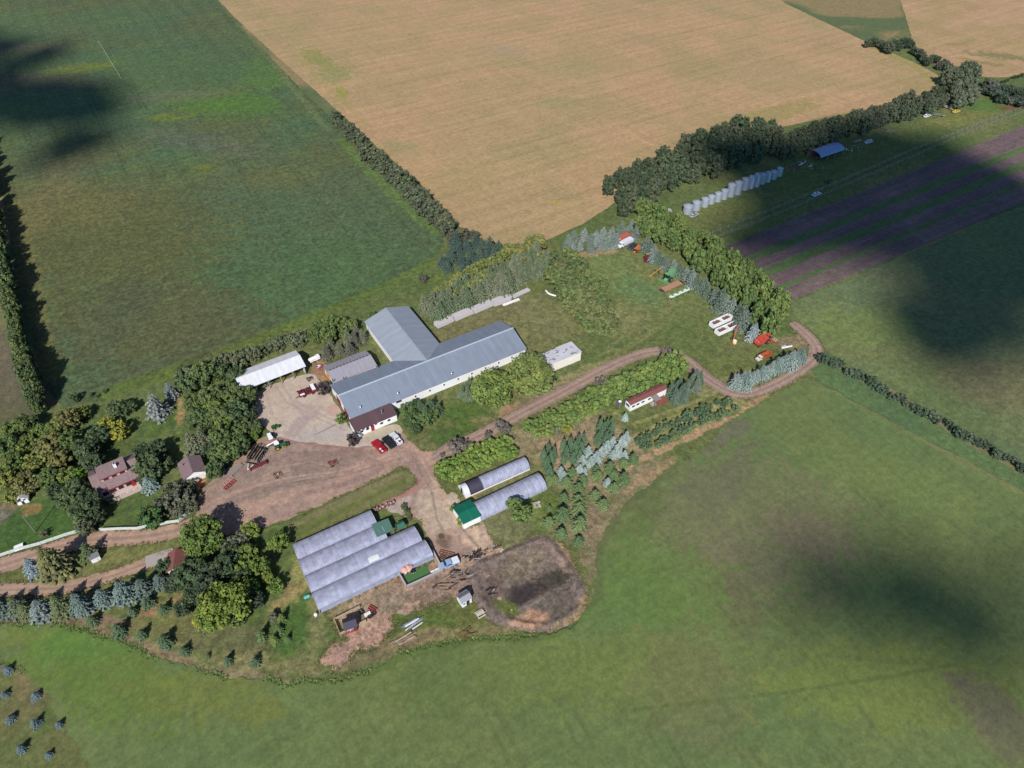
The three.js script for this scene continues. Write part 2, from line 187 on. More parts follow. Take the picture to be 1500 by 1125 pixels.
sheet('pasture', [[1156, 446], [1330, 372], [1500, 300], [1700, 214], [1760, 860], [1500, 684], [1400, 626], [1300, 566], [1212, 518], [1196, 490], [1166, 466]], 0.02, 0.3, { cols: [[106, 126, 76], [98, 120, 80], [118, 124, 78]], fine: 0.2, big: 1.6, row: 0.08, spots: [spot(1480, 560, 20, 14, 0, [124, 112, 78], 0.6), spot(1260, 480, 20, 12, 0, [112, 134, 72], 0.7), spot(1380, 600, 18, 8, 30, [88, 112, 66], 0.5), spot(1200, 455, 14, 4, -30, [110, 130, 78], 0.6)] });
sheet('crop_field', [[1186, 556], [1260, 594], [1360, 648], [1500, 722], [1760, 860], [1760, 1330], [200, 1330], [120, 1100], [92, 1058], [70, 1022], [34, 984], [0, 968], [-60, 964], [-300, 950], [-300, 905], [0, 915], [50, 914], [85, 913], [110, 922], [150, 935], [185, 944], [230, 962], [300, 984], [360, 996], [430, 1002], [490, 1000], [540, 985], [590, 958], [650, 943], [720, 936], [790, 934], [840, 918], [866, 885], [872, 840], [876, 800], [892, 765], [930, 722], [985, 688], [1040, 650], [1078, 612], [1110, 592], [1150, 572]], 0.12, 0.2, {
  cols: [[104, 124, 72], [97, 122, 71], [114, 126, 73]], fine: 0.13, row: 0.05, big: 1.9, streak: 0.08, tram: [0.45, 14, 0.022], skirt: 0.16, jit: 0.55, step: 0.8, spots: [
    spot(1080, 760, 34, 24, 0, [120, 118, 88], 0.55), spot(1050, 830, 16, 12, 0, [116, 110, 84], 0.6), spot(1060, 700, 16, 7, -40, [104, 108, 80], 0.6), spot(1180, 785, 12, 7, 20, [122, 110, 84], 0.7), spot(1080, 880, 6, 10, 0, [108, 102, 76], 0.5), spot(1430, 830, 20, 14, 0, [112, 128, 76], 0.6), spot(1300, 700, 24, 10, 30, [112, 132, 72], 0.6), spot(1060, 640, 12, 3, -35, [112, 104, 92], 0.6),
    spot(940, 760, 4, 18, 30, [94, 112, 60], 0.6), spot(960, 860, 20, 16, 0, [96, 128, 62], 0.7), spot(930, 980, 26, 10, 0, [112, 130, 66], 0.6), spot(1300, 1000, 30, 10, 0, [114, 132, 62], 0.6), spot(1440, 1032, 7, 6, 40, [108, 106, 80], 0.75, 0.6), spot(1475, 1068, 7, 6, 30, [108, 106, 80], 0.7, 0.7), spot(1402, 1000, 4, 2, 30, [106, 102, 78], 0.7, 0.7), spot(700, 990, 40, 8, -5, [106, 126, 66], 0.5), spot(640, 1000, 8, 12, 10, [92, 116, 64], 0.5),
    spot(150, 990, 24, 8, 15, [96, 126, 54], 0.8, 1), spot(60, 935, 14, 3, 0, [112, 130, 62], 0.7), spot(100, 945, 10, 4, 10, [90, 132, 56], 0.7), spot(300, 1020, 20, 5, 10, [110, 124, 60], 0.7, 1), spot(1010, 1000, 12, 14, 0, [112, 116, 78], 0.5)],
  lines: [line([[1196, 552], [1280, 602], [1400, 668], [1500, 720]], 5, [116, 130, 78], 0.6), line([[985, 690], [930, 725], [892, 770], [876, 810], [870, 880]], 3.4, [94, 108, 66], 0.7), line([[870, 880], [840, 918], [790, 934], [700, 938], [600, 958], [540, 988]], 2, [88, 112, 54], 0.6), line([[1080, 850], [1200, 960], [1400, 975]], 1.4, [90, 108, 62], 0.3), line([[930, 1040], [1150, 1015], [1400, 975]], 0.8, [84, 104, 54], 0.4)] });
sheet('grass_strip', [[1190, 540], [1206, 522], [1300, 572], [1400, 632], [1500, 692], [1760, 864], [1760, 866], [1500, 720], [1360, 646], [1260, 592], [1194, 556]], 0.025, 0.25, { cols: [[82, 112, 74], [92, 120, 72], [76, 106, 70]], fine: 0.2, lines: [line([[1206, 524], [1300, 576], [1400, 636], [1500, 694]], 2, [140, 116, 88], 0.7, 1)] });
sheet('corner_lawn', [[-300, 945], [-60, 955], [0, 960], [42, 978], [82, 1018], [106, 1056], [136, 1096], [214, 1330], [-300, 1330]], 0.02, 0.15, { cols: [[98, 112, 62], [106, 112, 66], [90, 110, 58]], fine: 0.2, spots: [spot(10, 975, 2, 2, 0, [132, 112, 104], 0.8), spot(30, 1000, 1.6, 5, -30, [140, 120, 84], 0.7), spot(55, 1020, 1.5, 1.5, 0, [130, 112, 100], 0.7), spot(30, 1040, 6, 4, 0, [112, 104, 68], 0.5), spot(70, 1050, 2, 4, 0, [78, 108, 50], 0.7)] });
// yards and roads
const DIRT = [[170, 142, 126], [160, 134, 120], [182, 148, 128]];
sheet('dirt_yard', [[284, 758], [292, 742], [296, 712], [318, 702], [345, 674], [372, 655], [395, 638], [455, 640], [520, 652], [588, 632], [604, 652], [624, 661], [652, 656], [654, 662], [634, 680], [640, 706], [652, 722], [672, 722], [680, 745], [672, 768], [690, 772], [709, 764], [724, 800], [716, 812], [640, 836], [634, 808], [616, 764], [560, 745], [548, 740], [610, 714], [612, 702], [600, 686], [588, 684], [500, 726], [416, 764], [372, 776], [330, 786], [296, 776]], 0.05, 0.16, {
  cols: DIRT, fine: 0.15, big: 0.5, step: 1, jit: 0.45, spots: [spot(400, 700, 20, 9, -25, [152, 130, 116], 0.8, 0.6), spot(470, 690, 12, 6, -20, [146, 126, 112], 0.7), spot(390, 735, 12, 2.4, -25, [190, 156, 134], 0.7), spot(540, 680, 14, 3, -30, [186, 150, 130], 0.7), spot(490, 672, 10, 6, -10, [150, 122, 112], 0.5), spot(660, 745, 8, 8, 0, [200, 180, 156], 0.85), spot(640, 750, 6, 10, 0, [190, 168, 146], 0.7), spot(700, 790, 3.4, 6, -30, [206, 178, 150], 0.9), spot(580, 745, 5, 2, -25, [186, 168, 158], 0.8), spot(650, 790, 2, 2, 0, [120, 96, 80], 0.8), spot(653, 798, 1.4, 1.2, 0, [118, 96, 78], 0.8), spot(648, 785, 1, 0.8, 0, [92, 72, 60], 0.8), spot(630, 830, 5, 3, 0, [176, 140, 104], 0.7)],
  lines: [line([[300, 752], [340, 722], [420, 700], [500, 690], [580, 664]], 0.7, [186, 158, 142], 0.6), line([[306, 760], [350, 732], [430, 706], [505, 697], [590, 670]], 0.7, [138, 116, 106], 0.5), line([[360, 700], [400, 676], [450, 668], [500, 680], [490, 700], [430, 712], [370, 716]], 0.6, [138, 116, 106], 0.55), line([[372, 706], [410, 684], [455, 676], [488, 684], [478, 696], [430, 704]], 0.6, [184, 156, 142], 0.5), line([[600, 660], [616, 690], [632, 720], [640, 760], [660, 800]], 0.7, [150, 126, 110], 0.6), line([[608, 658], [626, 688], [642, 718], [652, 760], [672, 796]], 0.7, [196, 168, 146], 0.5), line([[660, 738], [690, 720]], 1.4, [206, 192, 172], 0.7), line([[355, 690], [430, 665], [520, 664], [560, 685], [520, 705], [440, 725]], 2.2, [146, 120, 110], 0.5), line([[540, 655], [590, 650], [640, 672]], 2, [190, 154, 134], 0.6), line([[620, 662], [640, 690], [650, 730]], 2, [188, 150, 130], 0.6), line([[395, 642], [450, 648], [520, 657], [580, 645]], 1.8, [150, 116, 106], 0.6), line([[300, 740], [360, 715], [420, 690]], 1.6, [184, 148, 130], 0.5), line([[550, 741], [608, 716], [614, 702]], 1.2, [184, 112, 108], 0.6), line([[672, 768], [700, 800]], 0.8, [140, 120, 100], 0.6)] });
sheet('gravel_apron', [[372, 582], [380, 572], [420, 556], [455, 545], [468, 556], [480, 572], [496, 600], [508, 628], [524, 640], [583, 617], [592, 630], [590, 640], [548, 652], [522, 657], [480, 652], [440, 646], [404, 640], [384, 622], [372, 600]], 0.07, 0.14, {
  cols: [[196, 176, 158], [188, 170, 154], [200, 184, 168]], fine: 0.08, big: 0.4, spots: [spot(420, 620, 8, 6, 0, [204, 184, 164], 0.6), spot(440, 620, 2.2, 6, 30, [166, 150, 146], 0.6), spot(450, 600, 4, 2, 0, [176, 156, 142], 0.5), spot(480, 635, 9, 3.4, -10, [184, 172, 164], 0.8), spot(490, 600, 2, 3, 0, [188, 150, 136], 0.6), spot(395, 570, 6, 2, -30, [190, 166, 148], 0.6), spot(560, 630, 8, 2, -25, [190, 178, 152], 0.8)], lines: [line([[400, 560], [420, 590], [470, 615], [505, 630]], 0.6, [172, 154, 142], 0.6), line([[408, 556], [428, 586], [476, 610], [510, 626]], 0.6, [168, 150, 140], 0.5), line([[390, 575], [400, 610], [440, 640]], 0.7, [176, 156, 144], 0.5), line([[462, 637], [492, 622]], 0.5, [146, 132, 124], 0.8), line([[430, 590], [450, 615], [430, 640]], 1.2, [172, 154, 148], 0.5)] });
const ribbon = (pts, w) => { const c = new THREE.CatmullRomCurve3(pts.map((q) => P(...q))), n = 60, l = [], r = []; for (let i = 0; i <= n; i++) { const p = c.getPoint(i / n), t = c.getTangent(i / n), ww = w * (0.9 + 0.25 * noise(i * 0.4, 3)) / 2; l.push([p.x + t.z * ww, p.z - t.x * ww]); r.push([p.x - t.z * ww, p.z + t.x * ww]); } return [...l, ...r.reverse()]; };
const ruts = (pts, w) => { const c = new THREE.CatmullRomCurve3(pts.map((q) => P(...q))); return [-1, 1].map((s) => ({ pts: Array.from({ length: 41 }, (_, i) => { const p = c.getPoint(i / 40), t = c.getTangent(i / 40); return [p.x + s * t.z * w * 0.2, p.z - s * t.x * w * 0.2]; }), w: 0.75, col: [188, 158, 138], k: 0.55, rag: 0.7 })); };
const road = (name, pts, w, y, o) => sheetRaw(name, ribbon(pts, w), y, 0.16, { cols: DIRT, fine: 0.1, big: 0.4, jit: 0.2, step: 1.2, ...o, lines: [line(pts, w * 0.2, o?.mid ?? [146, 128, 104], 0.55), ...ruts(pts, w), ...(o?.lines ?? [])] });
road('dirt_road', [[634, 674], [660, 658], [700, 640], [760, 608], [830, 572], [900, 534], [940, 519], [972, 515], [1005, 528], [1032, 552], [1066, 573], [1092, 578], [1125, 568], [1165, 547], [1192, 527], [1196, 510], [1184, 493], [1160, 472]], 4.3, 0.06, { cols: [[160, 132, 122], [150, 126, 118], [168, 138, 126]], spots: [spot(875, 555, 1.4, 0.8, 0, [112, 92, 84], 0.7), spot(935, 523, 2, 0.7, -20, [116, 94, 86], 0.7), spot(1196, 522, 2, 3, 0, [128, 104, 104], 0.5)] });
road('driveway', [[320, 760], [296, 764], [262, 776], [220, 785], [180, 789], [140, 790], [110, 796], [70, 806], [30, 820], [0, 829], [-60, 848], [-200, 890]], 4.8, 0.062, { cols: [[176, 140, 120], [168, 134, 118], [182, 148, 128]] });
road('side_lane', [[262, 813], [235, 820], [205, 829], [170, 842], [140, 851], [100, 860], [60, 863], [20, 864], [-60, 866], [-200, 872]], 3.6, 0.064, { cols: [[172, 140, 120], [164, 136, 120], [180, 148, 124]] });
sheet('lawn_strip', [[430, 762], [470, 742], [520, 719], [560, 702], [588, 687], [600, 689], [610, 702], [609, 712], [560, 736], [535, 746], [480, 772], [432, 796], [420, 792], [414, 772]], 0.09, 0.14, { cols: [[108, 116, 66], [118, 118, 74], [100, 112, 56]], fine: 0.16, jit: 0.15, streak: 0.18, lines: [line([[425, 772], [500, 735], [585, 694]], 1.8, [136, 124, 90], 0.6), line([[436, 780], [520, 740], [590, 706]], 1.5, [92, 110, 50], 0.6)] });
// bare lot below the glasshouses
sheet('dirt_lot', [[636, 824], [700, 806], [722, 800], [748, 806], [772, 796], [800, 786], [822, 800], [840, 830], [858, 866], [852, 894], [820, 918], [780, 924], [735, 912], [700, 886], [690, 870], [660, 878], [630, 888], [600, 893], [580, 902], [576, 918], [560, 935], [520, 962], [490, 980], [468, 972], [474, 956], [505, 938], [484, 905], [476, 893]], 0.056, 0.12, {
  cols: [[170, 138, 112], [160, 130, 110], [182, 150, 126]], fine: 0.3, big: 0.35, jit: 0.9, step: 0.8, spots: [spot(540, 945, 12, 4, -30, [176, 140, 122], 0.8), spot(600, 880, 16, 3, -25, [178, 148, 126], 0.7, 1), spot(620, 868, 12, 1.5, -25, [120, 102, 86], 0.6, 1.4), spot(650, 850, 6, 2, 0, [120, 98, 84], 0.6, 1.4), spot(520, 890, 4, 4, 0, [152, 134, 108], 0.5), spot(565, 850, 10, 2, -26, [172, 134, 100], 0.8), spot(600, 845, 3, 1, -26, [130, 100, 80], 0.7), spot(680, 850, 7, 5, 0, [142, 118, 104], 0.8, 1), spot(640, 885, 5, 1.5, 0, [118, 104, 84], 0.7, 1.2), spot(560, 880, 5, 4, 0, [146, 130, 106], 0.7), spot(490, 900, 3, 6, -20, [120, 116, 76], 0.6, 1.2), spot(700, 830, 6, 4, 0, [158, 132, 112], 0.7)] });
// the dug-out basin: a low rim of thrown-up earth round a hollow floor
{
  const rim = [[704, 826], [736, 812], [768, 798], [790, 790], [808, 796], [822, 814], [838, 836], [850, 858], [853, 880], [842, 900], [818, 914], [788, 919], [752, 914], [724, 905], [706, 884], [698, 862], [692, 842]].map((q) => P(...q));
  const cx = rim.reduce((s, p) => s + p.x, 0) / rim.length, cz = rim.reduce((s, p) => s + p.z, 0) / rim.length;
  const curve = new THREE.CatmullRomCurve3(rim, true), N = 150, K = 30, pos = [], uv = [], idx = [];
  let x0 = 1e9, z0 = 1e9, x1 = -1e9, z1 = -1e9; const at = [];
  for (let i = 0; i < N; i++) { const p = curve.getPointAt(i / N); for (let k = 0; k <= K; k++) { const t = k / K * 1.1, x = cx + (p.x - cx) * t, z = cz + (p.z - cz) * t, edge = Math.exp(-(((t - 0.97) / 0.065) ** 2)); let y = 0.09 + edge * (0.3 + 0.9 * (fbm(x * 0.5, z * 0.5, 3) - 0.35)) + (1 - smooth(0.9, 1, t)) * (fbm(x * 0.35, z * 0.35, 4) - 0.3) * 0.5; if (t > 1.07) y = 0.02; at.push([x, y, z]); x0 = Math.min(x0, x); x1 = Math.max(x1, x); z0 = Math.min(z0, z); z1 = Math.max(z1, z); } }
  for (const [x, y, z] of at) { pos.push(x, y, z); uv.push((x - x0) / (x1 - x0), (z - z0) / (z1 - z0)); }
  for (let i = 0; i < N; i++) for (let k = 0; k < K; k++) { const a = i * (K + 1) + k, b = ((i + 1) % N) * (K + 1) + k; idx.push(a, a + 1, b, b, a + 1, b + 1); }
  const g = new THREE.BufferGeometry(); g.setAttribute('position', new THREE.Float32BufferAttribute(pos, 3)); g.setAttribute('uv', new THREE.Float32BufferAttribute(uv, 2)); g.setIndex(idx); g.computeVertexNormals(); const nn = g.attributes.normal; if (nn.getY(40) < 0) { g.setIndex(idx.map((_, i) => idx[i - i % 3 + 2 - i % 3])); g.computeVertexNormals(); }
  structure(mesh('dugout', g, new THREE.MeshStandardMaterial({ roughness: 1, side: THREE.DoubleSide, color: new THREE.Color(ALB, ALB, ALB), map: paint([x0, z0, x1, z1], [400, 400], { cols: [[124, 108, 98], [116, 102, 92], [130, 112, 104]], fine: 0.3, big: 0.3, spots: [
    spot(765, 830, 8, 5, -25, [124, 110, 90], 0.8, 1), spot(800, 885, 8, 5, -30, [102, 92, 80], 0.8, 1), spot(790, 862, 9, 2.2, -32, [58, 48, 46], 0.95, 0.7), spot(765, 872, 5, 2.6, -30, [62, 52, 50], 0.9, 0.7), spot(812, 848, 5, 2.2, -30, [74, 68, 54], 0.85, 0.8), spot(806, 866, 6, 1.4, -25, [86, 74, 66], 0.7, 1), spot(790, 878, 6, 0.8, -30, [152, 140, 126], 0.5, 1.6), spot(776, 908, 4.5, 2.4, -10, [178, 138, 110], 0.95, 0.6), spot(742, 890, 4, 1.8, 30, [96, 112, 54], 0.95, 0.6), spot(722, 862, 2, 4, -10, [112, 90, 82], 0.7, 1), spot(780, 815, 5, 2, -30, [150, 132, 112], 0.7, 1.2), spot(820, 820, 6, 2, 40, [150, 126, 110], 0.7, 1), spot(850, 893, 1, 4, 30, [160, 134, 90], 0.7, 0.9), spot(824, 914, 4, 0.8, -25, [150, 126, 88], 0.6, 0.9)] }) })));
}
// clouds, far above the frame, whose shade lies on the fields
{
  const cm = new THREE.MeshStandardMaterial({ color: new THREE.Color(0.85, 0.85, 0.87), roughness: 1 });
  const r = rng(91), ALT = 1500;
  const cloud = (list, size = 1) => {                                // list: photo point of the shaded ground, half sizes of the shade in metres, puffs
    const g = [], c = P(list[0][0], list[0][1]), up = SUN.clone().multiplyScalar(ALT / SUN.y);
    for (const [px, py, rx, rz, n] of list) { const e = P(px, py).sub(c); for (let i = 0; i < n; i++) {
      const a = r() * 6.283, q = Math.sqrt(r()), s = (7 + 10 * r() * (1.15 - q)) * size, ico = new THREE.IcosahedronGeometry(s, 2), pp = ico.attributes.position;
      for (let k = 0; k < pp.count; k++) { const v = V(pp.getX(k), pp.getY(k), pp.getZ(k)), f = 0.8 + 0.45 * noise(v.x / s * 1.7 + i * 3, v.y / s * 1.7 + v.z / s); pp.setXYZ(k, v.x * f, v.y * f * 0.7, v.z * f); }
      ico.computeVertexNormals(); ico.translate(e.x + Math.cos(a) * q * rx, (r() - 0.4) * 14, e.z + Math.sin(a) * q * rz); g.push(ico);
    } }
    const m = mesh('cloud', merge(g), cm); m.position.copy(c).add(up); structure(m); return m;
  };
  cloud([[1290, 272, 56, 24, 150], [1400, 272, 30, 22, 80], [1205, 254, 42, 15, 70], [1200, 318, 30, 11, 36], [1330, 325, 46, 18, 90], [1430, 345, 38, 22, 80], [1300, 216, 30, 9, 24], [1120, 236, 30, 10, 22], [1490, 370, 30, 24, 50], [1140, 352, 20, 6, 8], [1250, 340, 24, 10, 22]]);
  cloud([[1405, 480, 22, 15, 22], [1360, 440, 16, 9, 7], [1470, 430, 22, 14, 18]], 0.9);
  cloud([[1185, 862, 10, 4, 4], [1240, 852, 12, 4, 5], [1300, 866, 13, 4, 4]], 0.58);
  cloud([[1455, 915, 9, 5, 7], [1390, 895, 10, 3, 2], [1500, 890, 8, 5, 4]], 0.6);
  cloud([[50, 148, 38, 20, 70], [-60, 150, 60, 26, 90], [90, 165, 20, 14, 14], [-150, 90, 90, 50, 90]]);
  cloud([[120, 205, 16, 9, 5], [145, 165, 9, 10, 3], [80, 235, 12, 5, 2]], 0.8);
}

// ---------- trees ----------
const leafGeo = (tris, cols) => { const g = new THREE.BufferGeometry(); g.setAttribute('position', new THREE.Float32BufferAttribute(tris, 3)); g.setAttribute('color', new THREE.Float32BufferAttribute(cols, 3)); g.setAttribute('uv', new THREE.Float32BufferAttribute(new Array(tris.length / 3 * 2).fill(0), 2)); g.computeVertexNormals(); return g; };
// a broad crown of leaf sprays in clumps; width 1, height 1
function crown(seed, { clumps = 26, per = 46, low = 0.18, leaf = 0.058, flat = 1, cone = 0 }) {
  const r = rng(seed), tris = [], cols = [], cl = [];
  for (let i = 0; i < clumps; i++) { const t = (i + 0.5) / clumps, y = low + (1 - low) * (0.12 + 0.76 * t), ring = Math.sqrt(Math.max(0.02, 1 - ((y - low) / (1 - low) * 2 - 1) ** 2 * 0.92)) * (1 - cone * t), a = i * 2.4 + r() * 0.9, q = (0.3 + 0.85 * Math.pow(r(), 0.6)) * 0.34 * ring; cl.push([Math.cos(a) * q * 1.12, y + (r() - 0.5) * 0.1, Math.sin(a) * q * 1.12, 0.085 + 0.085 * r()]); }
  for (const [cx, cy, cz, cr] of cl) {
    const tone = 0.72 + 0.5 * r(), warm = (r() - 0.5) * 0.16;
    for (let k = 0; k < per; k++) {
      const th = r() * 6.283, ph = Math.acos(1 - 2 * r()), n = V(Math.sin(ph) * Math.cos(th), Math.cos(ph), Math.sin(ph) * Math.sin(th)), q = cr * (0.62 + 0.5 * r());
      const p = V(cx, cy, cz).add(V(n.x * q, n.y * q * 0.8 * flat, n.z * q)), d = n.clone().add(V(r() - 0.5, r() - 0.2, r() - 0.5).multiplyScalar(1.1)).normalize();
      const u = V(r() - 0.5, r() - 0.5, r() - 0.5).cross(d).normalize(), w = d.clone().cross(u), s = leaf * (0.6 + 0.8 * r()), f = tone * (0.86 + 0.28 * r());
      const A = p.clone().addScaledVector(u, s), B = p.clone().addScaledVector(w, s * 0.8), D = p.clone().addScaledVector(u, -s * 0.9).addScaledVector(d, -s * 0.3), E = p.clone().addScaledVector(w, -s * 0.8);
      tris.push(...A.toArray(), ...B.toArray(), ...D.toArray(), ...A.toArray(), ...D.toArray(), ...E.toArray());
      for (let m = 0; m < 6; m++) cols.push(f * (1 + warm), f, f * (1 - warm * 0.6));
    }
  }
  return leafGeo(tris, cols);
}
// whorls of drooping needle sprays round a stem; width 1, height 1
function spruceCrown(seed, { whorls = 15, arms = 10, thick = 1 }) {
  const r = rng(seed), tris = [], cols = [];
  const T = (a, b, c, f) => { tris.push(...a.toArray(), ...b.toArray(), ...c.toArray()); for (let i = 0; i < 3; i++) cols.push(f, f, f); };
  for (let i = 0; i < whorls; i++) {
    const t = i / (whorls - 1), y = 0.05 + 0.9 * t, R = 0.54 * Math.pow(1 - t, 0.7) + 0.02, n = Math.max(4, Math.round(arms * (1 - 0.5 * t)));
    for (let k = 0; k < n; k++) {
      const a = (k + (i % 2) * 0.5 + (r() - 0.5) * 0.5) / n * 6.283, L = R * (0.62 + 0.56 * r()), f = 0.66 + 0.62 * r(), dir = V(Math.cos(a), 0, Math.sin(a)), side = V(-Math.sin(a), 0, Math.cos(a)), rise = 0.02 + 0.03 * r();
      const at = (s) => dir.clone().multiplyScalar(L * s).add(V(0, y + rise * Math.sin(s * 3.1) - 0.075 * s * s * (1 - t * 0.6), 0));
      const p = [at(0.05), at(0.4), at(0.72), at(1)], w = L * 0.2 * thick + 0.012;
      for (let s = 0; s < 3; s++) { const A = p[s], B = p[s + 1], m = w * [0.9, 1, 0.6][s]; for (const q of [-1, 1]) { const tip = A.clone().lerp(B, 0.85).addScaledVector(side, q * m * (0.8 + 0.5 * r())).add(V(0, -0.018 - 0.014 * r(), 0)); T(A, B, tip, f * (0.9 + 0.22 * r())); const tip2 = A.clone().lerp(B, 0.35).addScaledVector(side, q * m * (0.55 + 0.4 * r())).add(V(0, -0.03, 0)); T(A, tip, tip2, f * (0.84 + 0.2 * r())); } }
    }
  }
  const n = 9; for (let k = 0; k < n; k++) { const a = k / n * 6.283, b = (k + 1) / n * 6.283; T(V(Math.cos(a) * 0.2, 0.05, Math.sin(a) * 0.2), V(0, 0.93, 0), V(Math.cos(b) * 0.2, 0.05, Math.sin(b) * 0.2), 0.6); }
  T(V(-0.012, 0.9, 0), V(0.012, 0.9, 0), V(0, 1, 0), 1); T(V(0, 0.9, -0.012), V(0, 0.9, 0.012), V(0, 1, 0), 1);
  return leafGeo(tris, cols);
}
function trunkGeo(seed, top, r0, limbs) {
  const r = rng(seed), g = [cyl(r0, r0 * 0.45, top, 0, top / 2, 0, 7)];
  for (let i = 0; i < limbs; i++) { const a = i / limbs * 6.283 + r(), y = top * (0.5 + 0.4 * r()); g.push(bar(V(0, y, 0), V(Math.cos(a) * 0.24, y + 0.22, Math.sin(a) * 0.24), r0 * 0.3, 5)); }
  return merge(g);
}
const CROWNS = {
  broad: [1, 2, 3, 4].map((s) => crown(s * 11, { clumps: 44, per: 42, leaf: 0.046 })),
  big: [1, 2].map((s) => crown(s * 71, { clumps: 84, per: 56, leaf: 0.031 })),
  shrub: [1, 2, 3].map((s) => crown(s * 29, { clumps: 28, per: 40, low: -0.12, leaf: 0.055 })),
  poplar: [1, 2, 3].map((s) => crown(s * 41, { clumps: 36, per: 38, low: 0.08, leaf: 0.055, cone: 0.35 })),
  spruce: [1, 2, 3].map((s) => spruceCrown(s * 53, { whorls: 13, arms: 10, thick: 0.9 })),
  fine: [1, 2, 3].map((s) => spruceCrown(s * 67, { whorls: 17, arms: 12, thick: 0.72 })),
};
const TRUNKS = { broad: trunkGeo(5, 0.6, 0.035, 5), big: trunkGeo(6, 0.62, 0.03, 7), shrub: trunkGeo(7, 0.4, 0.03, 5), poplar: trunkGeo(8, 0.75, 0.03, 4), spruce: trunkGeo(9, 0.92, 0.022, 0), fine: trunkGeo(9, 0.92, 0.02, 0) };
const BARK = mat(112, 98, 84), leafMats = {};
const leaf = (r, g, b) => leafMats[[r, g, b]] ??= new THREE.MeshStandardMaterial({ color: C(r * 0.99, g * 1.0, b * 0.98).multiplyScalar(ALB * 1.42), roughness: 0.9, vertexColors: true, side: THREE.DoubleSide });
const TR = rng(2024);
const protos = {};
// one tree: photo point of the middle of its crown, crown width in photo pixels, height over width
function tree(kind, name, label, group, col, px, py, wpx, tall) {
  const list = CROWNS[kind], v = Math.floor(TR() * list.length), key = kind + v;
  const con = kind === 'spruce' || kind === 'fine', w = wpx / perMetre(px, py) * (0.86 + 0.28 * TR()) * (con ? 1.18 : 1), h = w * tall * (0.86 + 0.28 * TR()) * (con ? 0.9 : 1), p = P(px, py, h * 0.5);
  let t = protos[key];
  if (!t) { t = protos[key] = new THREE.Group(); mesh('trunk', TRUNKS[kind], BARK, t); mesh('crown', list[v], leaf(80, 100, 60), t); }
  t = t.clone(); t.name = numbered(name); scene.add(t);
  t.position.set(p.x, 0, p.z); t.scale.set(w, h, w); t.rotation.set((TR() - 0.5) * 0.09, TR() * 6.283, (TR() - 0.5) * 0.09); t.userData = { label, category: /spruce|fir|juniper/.test(name) ? 'spruce' : /shrub|hedge/.test(name) ? 'shrub' : 'tree', group };
  const c = Array.isArray(col[0]) ? col[Math.floor(TR() * col.length)] : col; t.children[1].material = leaf(...c);
  return t;
}
const many = (kind, name, label, group, col, tall, list) => list.forEach(([x, y, w, k]) => tree(kind, name, label, group, col, x, y, w, k ?? tall));
// trees along photo polylines: n of them, scattered across by spread pixels
function along(kind, name, label, group, col, tall, pts, n, w, spread = 3, rows = 1, tags) {
  const L = [0]; for (let i = 1; i < pts.length; i++) L.push(L[i - 1] + Math.hypot(pts[i][0] - pts[i - 1][0], pts[i][1] - pts[i - 1][1]));
  for (let q = 0; q < rows; q++) for (let i = 0; i < n; i++) {
    const s = (i + 0.5 + (TR() - 0.5) * 0.5 + (q % 2) * 0.5 - 0.25) / n * L.at(-1); let k = 1; while (k < L.length - 1 && L[k] < s) k++;
    const f = clamp((s - L[k - 1]) / (L[k] - L[k - 1])), a = pts[k - 1], b = pts[k], dx = b[0] - a[0], dy = b[1] - a[1], d = Math.hypot(dx, dy), o = (rows > 1 ? (q / (rows - 1) - 0.5) * spread : 0) + (TR() - 0.5) * (rows > 1 ? spread / rows : spread);
    const ww = (a[2] ?? w) + ((b[2] ?? w) - (a[2] ?? w)) * f;
    tree(kind, name, tags ? label + ', ' + tags[q] : label, tags ? group + ', ' + tags[q] : group, col, a[0] + dx * f - dy / d * o, a[1] + dy * f + dx / d * o, ww * (0.82 + 0.36 * TR()), tall);
  }
}
const OL = [[84, 92, 52], [76, 88, 50], [94, 96, 54]], YEL = [[122, 118, 46], [106, 110, 44], [132, 122, 48]], DK = [[58, 70, 48], [66, 78, 52], [62, 70, 54]], GREY = [[96, 94, 82], [88, 90, 76]], MID = [[82, 98, 52], [72, 90, 46], [90, 104, 52]], BR = [[104, 126, 52], [94, 118, 46], [112, 130, 58]], SPR = [[96, 104, 84], [88, 100, 78]], BLUE = [[118, 132, 132], [108, 124, 122], [128, 138, 138]], DSP = [[66, 84, 70], [74, 90, 70]], TAUPE = [[98, 106, 82], [106, 110, 88], [90, 102, 76]];
const G = (label) => label;
// shelterbelts between the fields
along('broad', 'belt_tree', 'dense dark green tree of the belt between hay field and stubble field', 'trees of the western belt', [[76, 90, 52], [84, 96, 54], [68, 82, 48]], 1.7, [[-30, 200, 16], [-14, 290, 17], [4, 390, 20], [32, 510, 22], [56, 596, 23]], 74, 20, 5);
along('shrub', 'divider_tree', 'grey brown scrub tree between hay field and wheat field', 'scrub between hay and wheat', [[82, 88, 66], [74, 82, 60], [88, 92, 68]], 0.85, [[488, 172, 17], [530, 212, 22], [570, 248, 25], [604, 280, 28], [640, 315, 30], [660, 338, 32]], 34, 24, 9);
many('shrub', 'divider_tree', 'olive green scrub tree between hay field and wheat field', 'olive scrub between hay and wheat', [[88, 98, 56]], 0.85, [[598, 270, 26], [612, 284, 26], [606, 290, 22]]);
many('spruce', 'spruce_tree', 'dark teal spruce in the grove at the wheat field corner', 'spruces at the wheat corner', [[66, 82, 72], [60, 78, 70]], 1.35, [[648, 380, 17], [660, 372, 18], [672, 364, 18], [684, 358, 18], [696, 352, 18], [706, 356, 18], [718, 358, 18], [730, 362, 18], [655, 388, 15], [676, 380, 18], [690, 374, 18], [704, 370, 18], [716, 370, 17], [668, 350, 20], [680, 392, 15], [686, 386, 16], [724, 372, 16]]);
